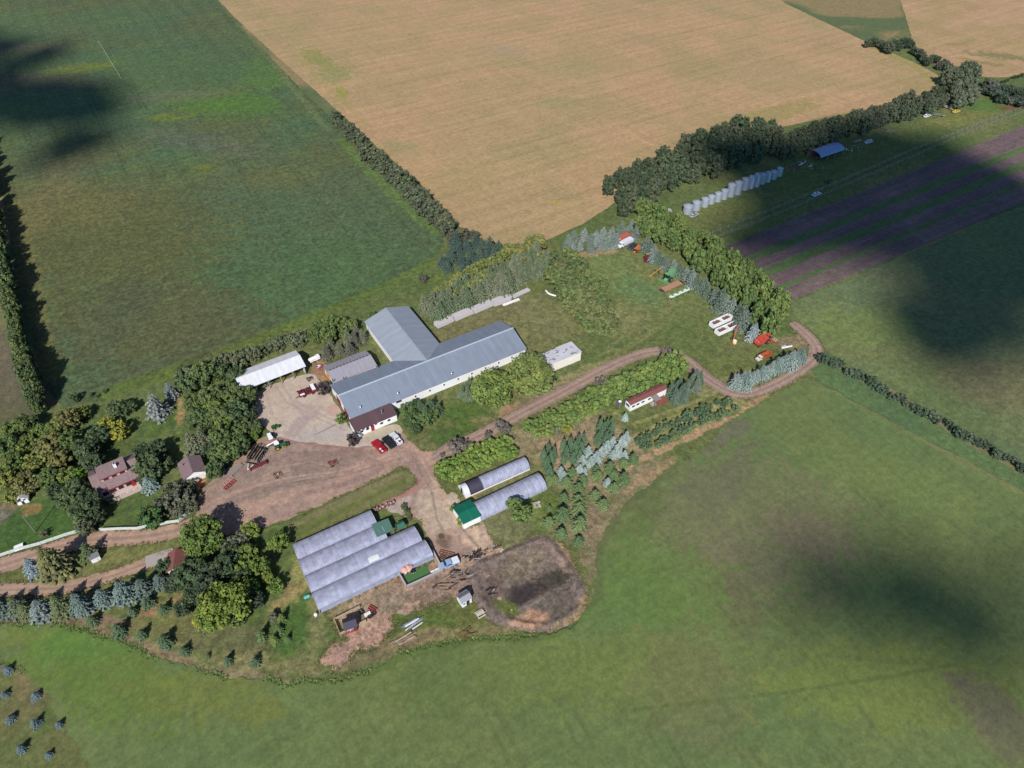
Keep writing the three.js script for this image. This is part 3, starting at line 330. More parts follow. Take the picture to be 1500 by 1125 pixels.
many('shrub', 'scrub_tree', 'grey brown scrub tree beside the dark spruce grove', 'scrub by the spruce grove', [[80, 80, 68]], 0.9, [[664, 348, 22], [678, 344, 22], [694, 344, 20], [620, 408, 12]]);
along('broad', 'aspen_tree', 'yellowish green tree behind the row of taupe spruces', 'trees behind the taupe spruces', [[110, 114, 60], [100, 108, 56], [116, 116, 66]], 1.0, [[640, 438, 22], [690, 412, 24], [740, 385, 26], [775, 366, 24], [800, 370, 26]], 13, 24, 16, 2);
along('fine', 'spruce_tree', 'tall taupe green spruce behind the covered lumber stacks', 'spruces behind the lumber stacks', TAUPE, 1.75, [[624, 452, 19], [680, 427, 20], [720, 410, 20], [765, 390, 21], [796, 376, 20]], 20, 20, 15, 2);
many('broad', 'grove_tree', 'full olive tree of the grove beside the mown yard', 'trees of the olive grove', [[90, 102, 58], [96, 106, 60], [84, 96, 58], [98, 102, 62]], 0.85, [[812, 385, 38], [830, 395, 40], [850, 405, 38], [822, 412, 40], [842, 425, 42], [864, 422, 35], [838, 443, 38], [860, 446, 40], [880, 440, 33], [872, 465, 40], [890, 468, 33], [856, 464, 31], [884, 484, 35], [812, 405, 31], [826, 428, 33], [878, 420, 28], [834, 380, 32], [846, 390, 32], [852, 432, 36], [872, 448, 34], [866, 478, 32], [880, 458, 34], [894, 478, 26], [820, 398, 34], [836, 412, 36], [850, 452, 30]]);
many('broad', 'grove_tree', 'small golden yellow tree on the edge of the olive grove', 'golden trees of the grove', [[140, 126, 52]], 0.7, [[854, 470, 10], [842, 461, 8], [864, 458, 14]]);
many('spruce', 'blue_spruce', 'silvery blue spruce between wheat field and the old machinery', 'blue spruces by the machinery', [[112, 122, 116], [124, 132, 128], [104, 114, 106]], 1.5, [[833, 352, 14], [842, 344, 15], [856, 342, 16], [866, 350, 15], [874, 346, 15], [884, 340, 15], [897, 342, 15], [911, 334, 16], [902, 350, 14], [882, 356, 14], [868, 360, 14], [840, 362, 14], [850, 358, 13], [931, 340, 16], [926, 328, 13], [890, 356, 12]]);
along('poplar', 'poplar_tree', 'bright leafy poplar in the double windbreak along the machinery yard', 'poplars of the machinery windbreak', [[92, 108, 56], [84, 102, 54], [98, 112, 58]], 1.5, [[935, 312, 20], [985, 335, 21], [1030, 365, 23], [1080, 405, 26], [1120, 440, 29], [1142, 465, 30]], 24, 24, 22, 2, ['garden side row', 'spruce side row']);
along('spruce', 'spruce_tree', 'grey green spruce in the row along the poplar windbreak', 'spruces along the poplar windbreak', [[94, 106, 96], [86, 100, 86], [112, 122, 116]], 1.65, [[944, 352, 15], [960, 372, 16], [985, 388, 16], [1012, 402, 17], [1040, 424, 19], [1070, 446, 20], [1104, 472, 21]], 19, 18, 3);
many('spruce', 'blue_spruce', 'pale blue spruce beside the red combine', 'blue spruce by the combine', [[132, 142, 144]], 1.7, [[1105, 484, 17]]);
along('poplar', 'belt_tree', 'dark poplar of the long belt behind the grain bins', 'trees of the belt behind the bins', [[70, 80, 56], [62, 74, 52], [78, 84, 62]], 1.35, [[900, 288, 22], [945, 262, 24], [1000, 238, 26], [1060, 215, 26], [1100, 203, 24], [1140, 200, 18]], 22, 24, 34, 3, ['wheat side row', 'middle row', 'bin side row']);
along('poplar', 'belt_tree', 'dark poplar of the belt beyond the blue roofed shed', 'trees of the belt beyond the shed', [[70, 78, 58], [64, 74, 54], [80, 84, 66]], 1.3, [[1150, 208, 16], [1200, 193, 17], [1260, 178, 18], [1310, 162, 17], [1350, 150, 16], [1385, 140, 16]], 28, 17, 13, 2, ['wheat side row', 'alley side row']);
along('poplar', 'belt_tree', 'grey green poplar in the clump at the corner of both wheat fields', 'trees at the wheat corner', [[86, 92, 72], [78, 86, 66], [92, 96, 76]], 1.35, [[1390, 132, 16], [1412, 122, 17], [1430, 118, 17]], 10, 17, 32, 3, ['far wheat side', 'middle', 'near wheat side']);
along('broad', 'far_tree', 'dark round tree on the strip between the two wheat fields', 'trees between the wheat fields', [[58, 72, 52], [66, 76, 58], [76, 80, 66]], 1.0, [[1270, 62, 13], [1295, 68, 14], [1332, 64, 12], [1350, 85, 12], [1375, 92, 14], [1400, 104, 14]], 22, 13, 8);
along('broad', 'far_tree', 'dark tree in the row east of the pasture corner', 'trees east of the pasture corner', [[60, 74, 58], [72, 80, 70], [96, 98, 90]], 1.0, [[1442, 126, 14], [1470, 138, 15], [1500, 142, 15], [1560, 150, 15]], 16, 15, 12, 2);
along('shrub', 'far_shrub', 'small dark shrub in the line below the far wheat field', 'shrubs below the far wheat', [[58, 72, 48]], 0.8, [[1466, 120, 5], [1500, 108, 6]], 7, 6, 2);
along('shrub', 'hedge_shrub', 'dark green shrub in the gappy line beside the pasture', 'shrubs beside the pasture', [[72, 88, 68], [64, 80, 60], [84, 96, 74]], 0.85, [[1206, 522, 16], [1228, 533, 18], [1250, 545, 16], [1290, 568, 14], [1330, 590, 16], [1365, 608, 18], [1420, 640, 15], [1460, 660, 15], [1500, 684, 15], [1580, 735, 16]], 34, 15, 6);
along('fine', 'blue_spruce', 'blue spruce in the tight row inside the road bend', 'blue spruces in the road bend', [[112, 128, 122], [102, 118, 112], [124, 136, 132]], 1.6, [[1078, 556, 16], [1100, 552, 16], [1126, 540, 17], [1150, 528, 18], [1178, 517, 17]], 14, 17, 3);
along('shrub', 'hedge_shrub', 'green hedge shrub in the long double row beside the trailer home lawn', 'double hedge by the trailer home', [[82, 100, 70], [76, 96, 70], [90, 106, 72]], 0.85, [[934, 652, 14], [980, 632, 14], [1020, 612, 15], [1050, 598, 15], [1078, 592, 14]], 16, 14, 14, 2, ['lawn side', 'crop side']);
along('shrub', 'hedge_shrub', 'bright green hedge shrub in the long row below the dirt road', 'bright hedge below the road', [[104, 122, 62], [96, 116, 58], [110, 126, 64]], 0.8, [[776, 630, 22], [820, 610, 22], [860, 590, 24], [900, 572, 25], [950, 552, 28], [985, 535, 28], [1000, 528, 22]], 20, 24, 15, 2, ['road side', 'trailer home side']);
along('shrub', 'hedge_shrub', 'bright green hedge shrub in the short row above the hoop houses', 'bright hedge above the hoop houses', [[108, 128, 58], [98, 120, 52], [114, 132, 60]], 0.75, [[645, 692, 20], [680, 678, 22], [715, 662, 22], [748, 650, 22]], 11, 22, 16, 2, ['road side', 'hoop house side']);
many('shrub', 'lilac_shrub', 'leafless looking grey shrub beside the dirt road', 'grey shrubs by the road', [[106, 98, 92], [96, 90, 82]], 0.85, [[668, 652, 24], [680, 650, 20], [733, 622, 22], [740, 628, 16], [880, 560, 18], [715, 636, 14], [648, 666, 9], [972, 512, 14], [984, 516, 14], [812, 628, 18], [905, 590, 12]]);
many('shrub', 'lilac_shrub', 'golden green shrub between bright hedge and nursery conifers', 'golden shrub by the nursery', [[128, 126, 52]], 0.9, [[832, 628, 14]]);
// nursery conifers
many('fine', 'nursery_spruce', 'slim dark green conifer in the tight nursery rows', 'slim nursery conifers', [[84, 108, 80], [78, 100, 74]], 2.3, [[804, 655, 11], [808, 668, 12], [802, 676, 12], [806, 690, 12], [812, 662, 10], [797, 664, 10], [826, 650, 10], [830, 660, 11], [836, 648, 11], [842, 656, 11], [848, 644, 11], [852, 654, 11], [856, 640, 10], [840, 668, 11], [850, 664, 10], [876, 640, 11], [884, 628, 12], [890, 620, 12], [895, 630, 12], [888, 640, 12], [880, 622, 11], [893, 642, 11], [896, 618, 10], [826, 672, 9]]);
many('fine', 'blue_spruce', 'pale silver blue spruce in the nursery block', 'silver spruces of the nursery', [[146, 158, 156], [138, 152, 148]], 1.5, [[822, 688, 14], [826, 696, 12], [854, 672, 13], [862, 660, 14], [866, 674, 14], [874, 668, 14], [882, 660, 14], [890, 652, 15], [898, 646, 15], [904, 656, 14], [912, 644, 16], [918, 638, 14], [908, 662, 13], [915, 666, 12], [856, 688, 10], [890, 704, 12], [850, 684, 11], [898, 664, 12]]);
many('spruce', 'nursery_spruce', 'round green young spruce standing free in the nursery', 'young nursery spruces', [[90, 110, 70], [84, 104, 66], [98, 114, 72]], 1.05, [[838, 690, 14], [848, 712, 17], [830, 704, 17], [854, 700, 16], [876, 694, 18], [894, 682, 19], [900, 694, 17], [914, 676, 17], [928, 670, 19], [914, 698, 20], [874, 686, 13], [872, 722, 16], [848, 730, 19], [826, 726, 14], [899, 712, 20], [884, 736, 20], [849, 742, 22], [824, 750, 22], [850, 764, 23], [804, 762, 19], [822, 778, 17], [848, 790, 18], [805, 743, 10], [812, 700, 14], [804, 700, 14]]);
// by the long barn
many('big', 'maple_tree', 'large spreading yellow green tree in front of the long barn', 'large trees before the barn', [[102, 116, 56], [106, 116, 60]], 0.85, [[722, 571, 60], [778, 552, 64]]);
many('fine', 'spruce_tree', 'slim grey green spruce tight against the barn wall', 'spruces against the barn wall', [[92, 106, 80]], 2.4, [[676, 572, 10], [682, 566, 10], [688, 560, 11], [694, 566, 12], [698, 558, 11], [686, 574, 11], [692, 576, 10]]);
many('broad', 'yard_tree', 'dark green tree in the thicket at the barn annex', 'thicket at the barn annex', [[72, 92, 50], [80, 98, 54], [64, 82, 48]], 1.1, [[596, 602, 22], [608, 596, 18], [606, 614, 22], [622, 614, 22], [634, 606, 18], [596, 620, 18], [609, 630, 14]]);
many('shrub', 'yard_shrub', 'round green bush at the west gable of the long barn', 'bush at the gable', [[92, 112, 58]], 1.1, [[499, 614, 19]]);
many('shrub', 'yard_shrub', 'dark purple bush at the corner of the brown roofed annex', 'purple bush at the annex', [[74, 60, 66]], 1.05, [[517, 643, 20]]);
many('shrub', 'yard_shrub', 'dark purple bush between grey shed and long barn', 'purple bush at the shed', [[72, 60, 62]], 1.05, [[474, 568, 20]]);
many('broad', 'yard_tree', 'leafy green tree in the grove behind the grey shed', 'grove behind the grey shed', [[92, 106, 56], [84, 100, 52], [98, 108, 60]], 1.0, [[470, 480, 24], [486, 474, 24], [500, 472, 22], [462, 494, 22], [482, 490, 24], [502, 486, 22], [515, 476, 20], [545, 462, 14]]);
many('fine', 'spruce_tree', 'taupe green spruce standing behind the grey shed', 'spruces behind the grey shed', [[100, 102, 82], [88, 88, 76]], 1.8, [[484, 504, 15], [496, 508, 15], [478, 514, 14], [508, 494, 16], [518, 496, 16], [522, 484, 15], [530, 490, 13], [512, 508, 14]]);
along('shrub', 'hedge_shrub', 'grey green shrub in the row behind the open machine shed', 'shrubs behind the machine shed', [[94, 100, 74], [86, 94, 66]], 1.0, [[262, 556, 22], [300, 540, 24], [330, 530, 24], [370, 516, 22], [410, 502, 22], [450, 488, 22]], 20, 22, 6);
// the farmhouse grounds
many('broad', 'house_tree', 'autumn tinged tree in the wood beside the farmhouse', 'wood beside the farmhouse', [[98, 108, 50], [86, 102, 48], [108, 112, 54], [78, 94, 48], [104, 102, 58]], 0.95, [[18, 630, 34], [38, 622, 34], [60, 636, 34], [82, 628, 32], [98, 616, 30], [12, 655, 36], [44, 652, 36], [74, 656, 36], [104, 646, 34], [24, 680, 36], [56, 678, 36], [88, 676, 34], [12, 706, 34], [42, 706, 34], [72, 702, 34], [100, 700, 30], [120, 606, 26], [-12, 660, 36], [-10, 700, 34], [18, 728, 24]]);
many('broad', 'house_tree', 'yellow green tree on the lawn behind the farmhouse', 'yellow trees behind the farmhouse', [[132, 130, 52], [120, 126, 50]], 0.95, [[172, 632, 34], [158, 622, 26], [114, 608, 18]]);
many('broad', 'house_tree', 'dark green tree standing close round the farmhouse', 'dark trees round the farmhouse', [[68, 84, 54], [76, 90, 56], [62, 76, 50]], 1.05, [[128, 660, 34], [146, 640, 30], [140, 680, 28], [172, 600, 32], [190, 596, 22], [112, 720, 36], [130, 735, 34], [96, 735, 32], [118, 755, 30], [140, 755, 28], [84, 722, 30], [210, 665, 36], [232, 660, 32], [222, 685, 36], [240, 680, 26], [205, 690, 26], [212, 700, 24]]);
many('broad', 'house_tree', 'vivid green tree at the west end of the farmhouse', 'vivid trees at the farmhouse', [[92, 124, 40]], 0.95, [[112, 698, 28], [96, 712, 24]]);
many('broad', 'yard_tree', 'dense green tree in the grove between farmhouse and gravel yard', 'grove between house and yard', [[76, 92, 54], [70, 86, 52], [84, 98, 54], [64, 78, 52]], 1.0, [[276, 562, 32], [300, 548, 32], [324, 545, 30], [346, 552, 26], [282, 590, 34], [310, 582, 36], [338, 578, 36], [362, 580, 28], [290, 618, 34], [318, 612, 36], [346, 606, 36], [366, 606, 28], [324, 640, 36], [350, 634, 34], [372, 626, 24], [336, 662, 32], [318, 668, 30], [316, 690, 26], [352, 652, 26], [306, 660, 24], [268, 545, 22]]);
many('broad', 'yard_tree', 'light green tree in the grove beside the gravel yard', 'light trees of the grove', [[106, 122, 50], [98, 116, 46]], 1.0, [[316, 600, 32], [330, 622, 26], [376, 632, 16], [372, 640, 14]]);
many('spruce', 'blue_spruce', 'tall grey blue spruce on the lawn north of the farmhouse', 'grey blue spruces north of the house', [[112, 118, 116], [120, 124, 122]], 1.5, [[226, 592, 28], [248, 570, 22]]);
many('spruce', 'spruce_tree', 'olive spruce with star shaped top behind the garage', 'star topped spruce', [[98, 100, 76]], 1.3, [[280, 645, 30], [296, 640, 22]]);
many('spruce', 'blue_spruce', 'small blue spruce on the lawn east of the farmhouse', 'small blue spruce', [[112, 128, 124]], 1.2, [[217, 706, 22]]);
many('shrub', 'yard_tree', 'bare grey branched tree beside the white picket fence', 'grey trees by the fence', [[98, 94, 82], [86, 88, 70]], 0.95, [[252, 718, 32], [268, 726, 34], [240, 738, 30], [262, 745, 32], [276, 712, 24], [280, 738, 22]]);
many('shrub', 'yard_shrub', 'round dark green bush at the bend of the picket fence', 'round bush at the fence', [[64, 90, 46]], 0.85, [[219, 757, 34]]);
many('broad', 'yard_tree', 'grey leaved tree in front of the farmhouse porch', 'grey tree before the porch', [[82, 88, 62]], 1.2, [[126, 772, 26]]);
many('fine', 'spruce_tree', 'tall olive spruce between the driveway and the side lane', 'tall olive spruce', [[104, 104, 64]], 1.5, [[72, 818, 40]]);
many('fine', 'blue_spruce', 'tall steel blue spruce between the driveway and the side lane', 'tall blue spruce', [[120, 132, 142]], 1.6, [[44, 828, 26]]);
many('shrub', 'yard_shrub', 'brown green shrub beside the two tall spruces', 'brown shrub', [[104, 98, 74]], 0.9, [[74, 838, 24], [64, 782, 12]]);
many('spruce', 'spruce_tree', 'dark spruce beside the white pump house', 'spruce at the pump house', [[76, 88, 54]], 1.4, [[127, 806, 22]]);
many('fine', 'blue_spruce', 'grey blue spruce in the row below the side lane', 'spruces below the side lane', [[98, 112, 108], [88, 102, 94], [108, 118, 116]], 1.35, [[2, 888, 24], [56, 890, 28], [112, 880, 30], [118, 886, 24], [148, 872, 28], [178, 862, 30], [206, 858, 30], [232, 850, 22]]);
many('fine', 'spruce_tree', 'olive green spruce in the row below the side lane', 'olive spruces below the side lane', [[92, 100, 66], [84, 94, 72]], 1.35, [[24, 884, 26], [86, 884, 30], [-20, 890, 26], [36, 892, 22]]);
many('spruce', 'lawn_spruce', 'young dark spruce on the mown slope above the crop', 'young spruces on the slope', [[74, 92, 66], [80, 96, 68]], 1.25, [[132, 908, 18], [172, 920, 20], [192, 894, 18], [206, 928, 15], [240, 936, 21], [268, 952, 17], [238, 890, 16], [333, 966, 14], [373, 967, 14], [304, 960, 6], [214, 880, 18]]);
many('spruce', 'lawn_spruce', 'young blue spruce on the corner lawn beyond the crop', 'young spruces on the corner lawn', [[86, 102, 104], [92, 108, 112]], 1.05, [[10, 980, 15], [51, 1018, 14], [6, 1016, 11], [14, 1052, 13], [50, 1058, 13], [86, 1060, 13], [30, 1095, 13], [70, 1105, 13]]);
// the clump beside the glasshouses
many('big', 'clump_tree', 'large round green tree at the head of the clump by the driveway', 'large tree of the clump', [[90, 108, 48]], 0.95, [[297, 788, 72]]);
many('big', 'clump_tree', 'large yellowish green tree at the foot of the clump', 'yellowish trees of the clump', [[104, 118, 46], [96, 110, 46]], 0.85, [[330, 890, 62], [352, 870, 48], [310, 905, 50]]);
many('broad', 'clump_tree', 'dark green tree in the middle of the clump beside the glasshouses', 'dark trees of the clump', [[62, 78, 50], [70, 84, 52], [58, 70, 50]], 1.0, [[280, 840, 44], [306, 848, 46], [330, 830, 42], [262, 848, 32], [284, 872, 32], [268, 892, 30], [300, 870, 34], [355, 850, 34], [240, 830, 22], [252, 860, 24], [345, 905, 34], [340, 815, 34], [375, 880, 26]]);
many('broad', 'clump_tree', 'light green tree on the glasshouse side of the clump', 'light trees of the clump', [[100, 116, 50], [92, 110, 46], [108, 120, 52]], 1.05, [[362, 812, 30], [358, 834, 32], [382, 832, 28], [368, 860, 28], [408, 796, 30], [404, 860, 26], [366, 778, 24], [392, 845, 22]]);
many('broad', 'clump_tree', 'grey leaved tree in the clump beside the glasshouses', 'grey trees of the clump', [[98, 102, 82]], 1.05, [[338, 800, 28], [352, 790, 24], [400, 905, 14]]);
many('broad', 'clump_tree', 'golden yellow tree at the foot of the clump', 'golden trees of the clump', [[168, 150, 44]], 0.8, [[292, 910, 20], [310, 918, 16]]);
many('spruce', 'lawn_spruce', 'slim young spruce between the clump and the glasshouses', 'slim young spruces', [[96, 112, 56], [86, 104, 60]], 1.7, [[412, 905, 15], [382, 928, 15], [400, 935, 14], [420, 935, 10], [408, 920, 12]]);
many('broad', 'yard_tree', 'lone green tree beside the green roofed hoop house', 'lone tree by the hoop house', [[96, 114, 60]], 1.1, [[762, 754, 32], [754, 742, 22]]);
many('shrub', 'yard_shrub', 'lime green bush at the door of the green roofed hoop house', 'bushes at the green roof', [[104, 120, 40]], 1.0, [[664, 744, 11], [676, 763, 13]]);
many('shrub', 'yard_shrub', 'small potted green shrub on the gravel by the glasshouse', 'potted shrubs', [[84, 98, 56]], 1.2, [[591, 742, 8], [596, 750, 8], [600, 758, 8], [594, 746, 6]]);
many('shrub', 'field_shrub', 'small lone shrub on the edge of the hay field', 'lone shrubs on the hay edge', [[74, 92, 56]], 1.1, [[108, 582, 14], [133, 578, 7], [142, 580, 5], [153, 573, 7]]);
many('fine', 'spruce_tree', 'dark green spruce in the thicket at the barn annex', 'spruces of the annex thicket', [[74, 92, 66]], 1.7, [[616, 596, 18], [630, 594, 18], [624, 604, 16], [642, 598, 13]]);
// ragged growth along the edges of the bare ground and the crop
{
  const r = rng(404), blade = (n, h, w, lean) => { const t = []; for (let i = 0; i < n; i++) { const a = r() * 6.283, q = r() * w, x = Math.cos(a) * q, z = Math.sin(a) * q, b = a + 1.57, s = 0.05 + 0.05 * r(), l = lean * (0.5 + r()), hh = h * (0.6 + 0.6 * r()); t.push([x - Math.cos(b) * s, 0, z - Math.sin(b) * s], [x + Math.cos(b) * s, 0, z + Math.sin(b) * s], [x + Math.cos(a) * l, hh, z + Math.sin(a) * l]); } return poly(t); };
  const scatter = (name, geo, list, cols) => { const m = new THREE.InstancedMesh(geo, new THREE.MeshStandardMaterial({ roughness: 1, side: THREE.DoubleSide }), list.length), q = new THREE.Matrix4(), c = new THREE.Color(); list.forEach(([x, y, z, s], i) => { q.makeRotationY(r() * 6.28).scale(V(s, s, s)).setPosition(x, y, z); m.setMatrixAt(i, q); const k = cols[Math.floor(r() * cols.length)], f = 0.75 + 0.45 * r(); m.setColorAt(i, c.copy(C(...k)).multiplyScalar(ALB * f)); }); m.name = numbered(name); shadow(m); scene.add(m); m.userData.kind = 'stuff'; return m; };
  const inside = (x, z, o) => { let c = false; for (let i = 0, j = o.length - 1; i < o.length; j = i++) if ((o[i][1] > z) !== (o[j][1] > z) && x < (o[j][0] - o[i][0]) * (z - o[i][1]) / (o[j][1] - o[i][1]) + o[i][0]) c = !c; return c; };
  const bare = ['dirt_yard', 'dirt_road', 'driveway', 'side_lane', 'dirt_lot', 'gravel_apron'], list = [];
  for (const [n, per, w] of [['dirt_yard', 5, 0.45], ['dirt_road', 5, 0.4], ['driveway', 5, 0.4], ['side_lane', 5, 0.45], ['dirt_lot', 9, 0.9], ['lawn_strip', 4, 0.3]]) { const o = outlines[n]; for (let i = 0; i < o.length; i++) { const a = o[i], b = o[(i + 1) % o.length], L = Math.hypot(b[0] - a[0], b[1] - a[1]) || 1, k = Math.round(L * per); if (noise(a[0] * 0.3, a[1] * 0.3) < 0.35) continue; if (n !== 'lawn_strip' && bare.some((m) => m !== n && (inside(a[0] + 0.6, a[1], outlines[m]) || inside(a[0] - 0.6, a[1], outlines[m]) || inside(a[0], a[1] + 0.6, outlines[m]) || inside(a[0], a[1] - 0.6, outlines[m])))) continue; for (let j = 0; j < k; j++) { const t = r(), e = (r() + r() + r() - 1.5) * w * 1.3; const nx = (b[1] - a[1]) / L, nz = -(b[0] - a[0]) / L; list.push([a[0] + (b[0] - a[0]) * t + nx * e, 0.05, a[1] + (b[1] - a[1]) * t + nz * e, 0.5 + 0.7 * r()]); } } }
  scatter('edge_grass', blade(9, 0.28, 0.22, 0.16), list, [[120, 128, 72], [142, 136, 88], [108, 122, 66], [156, 144, 100]]).userData.label = 'ragged grass along the edges of the bare ground';
  const crop = []; { const o = outlines.crop_field; for (let i = 0; i < o.length; i++) { const a = o[i], b = o[(i + 1) % o.length], mx = (a[0] + b[0]) / 2, mz = (a[1] + b[1]) / 2; if (Math.abs(mx) > 190 || mz > -40) continue; const L = Math.hypot(b[0] - a[0], b[1] - a[1]), k = Math.round(L * 4); if (mz < -110 || mx > 5 || (mx < -78 && mz > -68) || noise(mx * 0.2, mz * 0.2) < 0.3) continue; for (let j = 0; j < k; j++) { const t = r(), e = (r() + r() - 1) * 0.7; crop.push([a[0] + (b[0] - a[0]) * t + (b[1] - a[1]) / L * e, 0.05, a[1] + (b[1] - a[1]) * t - (b[0] - a[0]) / L * e, 0.7 + 0.7 * r()]); } }
  }
  scatter('crop_clumps', blade(12, 0.3, 0.3, 0.3), crop, [[122, 142, 76], [112, 136, 70], [132, 144, 80], [104, 128, 66]]).userData.label = 'leafy crop standing in uneven clumps';
}
many('poplar', 'belt_tree', 'dark tree closing the gap of the belt behind the brush heap', 'trees at the brush heap', [[66, 76, 56], [72, 80, 58]], 1.3, [[1138, 214, 20], [1150, 216, 20], [1162, 212, 20], [1172, 210, 20], [1160, 222, 18], [1184, 210, 20], [1196, 206, 18], [1206, 206, 18], [1148, 226, 14], [1222, 204, 18]]);
// ---------- buildings ----------
const sheetTex = (n, seed, amp = 0.07) => { const r = rng(seed), tone = Array.from({ length: n }, () => 1 - amp / 2 + amp * r()); return tex(1024, 128, (i, j, o) => { const s = i / 1024 * n, k = Math.floor(s), f = s - k, seam = f < 0.08 ? 0.975 : 1, v = 235 * tone[k % n] * seam * (0.95 + 0.08 * fbm(i / 26, j / 40 + seed, 4)) * (0.97 + 0.06 * fbm(i / 5, j / 60 + seed, 2)) * (0.98 + 0.04 * TAB[(i * 31 + j * 977) & 65535]); o[0] = o[1] = o[2] = v; }); };
const T60 = sheetTex(64, 5, 0.03), T20 = sheetTex(22, 9, 0.04), T12 = sheetTex(12, 15, 0.1);
const shingleTex = tex(512, 256, (i, j, o) => { const row = Math.floor(j / 8), k = Math.floor((i + (row % 2) * 9) / 18), t = TAB[(row * 131 + k * 17) & 65535]; const v = 215 + 36 * t - (j % 8 === 0 ? 26 : 0) + 14 * (fbm(i / 30, j / 30, 3) - 0.5) * 2; o[0] = o[1] = o[2] = v; });
const M = {
  roof: mat(176, 187, 205, 0.4, { map: T60, metalness: 0.3 }), roofWing: mat(196, 206, 218, 0.4, { map: T20, metalness: 0.3 }), ridge: mat(198, 208, 220, 0.5),
  white: mat(252, 251, 250, 0.7), cream: mat(250, 240, 228, 0.75), pinkWall: mat(204, 184, 174, 0.8), red: mat(168, 34, 44, 0.6), maroon: mat(116, 44, 54, 0.65), brownRoof: mat(110, 82, 88, 0.75, { map: T12 }),
  mauve: mat(156, 130, 128, 0.85, { map: shingleTex }), mauve2: mat(150, 126, 128, 0.85, { map: shingleTex }), rust: mat(150, 92, 84, 0.85, { map: shingleTex }), greyRoof: mat(176, 172, 182, 0.6, { map: T20 }), greyDark: mat(120, 118, 126, 0.6, { map: T20 }), whiteRoof: mat(252, 252, 255, 0.5, { map: T20 }), blueGrey: mat(158, 168, 186, 0.5, { map: T20, metalness: 0.2 }),
  glass: mat(44, 50, 60, 0.1), dark: mat(34, 34, 38, 0.8), wood: mat(160, 134, 110, 0.9), oldWood: mat(150, 142, 136, 0.95), timber: mat(196, 176, 146, 0.9), concrete: mat(176, 166, 160, 0.95), steel: mat(190, 196, 206, 0.35, { metalness: 0.55 }), galv: mat(186, 194, 206, 0.45, { metalness: 0.35 }), yellow: mat(222, 166, 44, 0.6), orange: mat(206, 92, 42, 0.6), green: mat(46, 112, 62, 0.5), greenPale: mat(112, 162, 112, 0.6), tyre: mat(40, 38, 38, 0.95), blue: mat(112, 146, 200, 0.5), rustMetal: mat(138, 82, 66, 0.9), greenRoof: mat(18, 122, 96, 0.5, { map: T12 }), shade: mat(86, 126, 112, 0.8), turf: mat(74, 118, 66, 0.95), tarp: mat(62, 58, 76, 0.7), pinkish: mat(226, 170, 160, 0.7), soil: mat(112, 78, 70, 1), chrome: mat(210, 214, 220, 0.2, { metalness: 0.7 }), lamp: mat(240, 236, 220, 0.2), redLamp: mat(150, 20, 20, 0.3), junk: mat(92, 74, 66, 0.95), teal: mat(96, 176, 178, 0.7),
};
const pent = (W, eave, rise, th, x) => { const s = new THREE.Shape([[-W / 2, 0], [W / 2, 0], [W / 2, eave], [0, eave + rise], [-W / 2, eave]].map((q) => new THREE.Vector2(...q))), g = new THREE.ExtrudeGeometry(s, { depth: th, bevelEnabled: false }); g.rotateY(Math.PI / 2); g.translate(x - th / 2, 0, 0); return g; };
const slope = (L, run, eave, rise, over, side, th = 0.12, x = 0) => { const k = rise / run, len = Math.hypot(run + over, (run + over) * k), g = new THREE.BoxGeometry(L, th, len); g.rotateX(side * Math.atan(k)); const zc = (run + over) / 2; g.translate(x, eave + rise - zc * k + th / 2, side * zc); return g; };
// a gabled building: ridge along local x
function gable(t, { L, W, eave, rise, over = 0.35, wall = M.white, front = M.roof, back, ridge = M.ridge, open = false, skip = [] }) {
  if (!open) mesh('wall', bx(L, eave, 0.16, 0, eave / 2, W / 2 - 0.08), wall, t);
  if (!skip.includes('back')) mesh('wall', bx(L, eave, 0.16, 0, eave / 2, -W / 2 + 0.08), wall, t);
  const inner = W - 0.33;
  for (const s of [-1, 1]) if (!skip.includes(s)) mesh('wall', pent(inner, eave, rise * inner / W, 0.16, s * (L / 2 - 0.08)), wall, t);
  mesh('roof', slope(L + 2 * over, W / 2, eave, rise, over, 1), front, t); mesh('roof', slope(L + 2 * over, W / 2, eave, rise, over, -1), back ?? front, t);
  if (ridge) mesh('ridge_cap', bx(L + 2 * over + 0.04, 0.08, 0.5, 0, eave + rise + 0.15, 0), ridge, t);
  return t;
}
function win(t, x, y, z, w = 1, h = 0.9, ry = 0, fm = M.white) { const f = mesh('window', bx(w + 0.14, h + 0.14, 0.08), fm, t); f.position.set(x, y, z); f.rotation.y = ry; mesh('pane', bx(w, h, 0.04, 0, 0, 0.04), M.glass, f); return f; }
function door(t, x, y, z, w = 1, h = 2.05, ry = 0, m = M.red) { const d = mesh('door', bx(w, h, 0.08), m, t); d.position.set(x, y + h / 2, z); d.rotation.y = ry; mesh('handle', bx(0.06, 0.14, 0.06, w * 0.36, 0, 0.07), M.chrome, d); return d; }
const at = (r, px, py, h) => { const p = P(px, py, h).sub(r.pos), c = Math.cos(r.turn), s = Math.sin(r.turn); return V(p.x * c - p.z * s, h, p.x * s + p.z * c); };   // photo point in a building's own frame

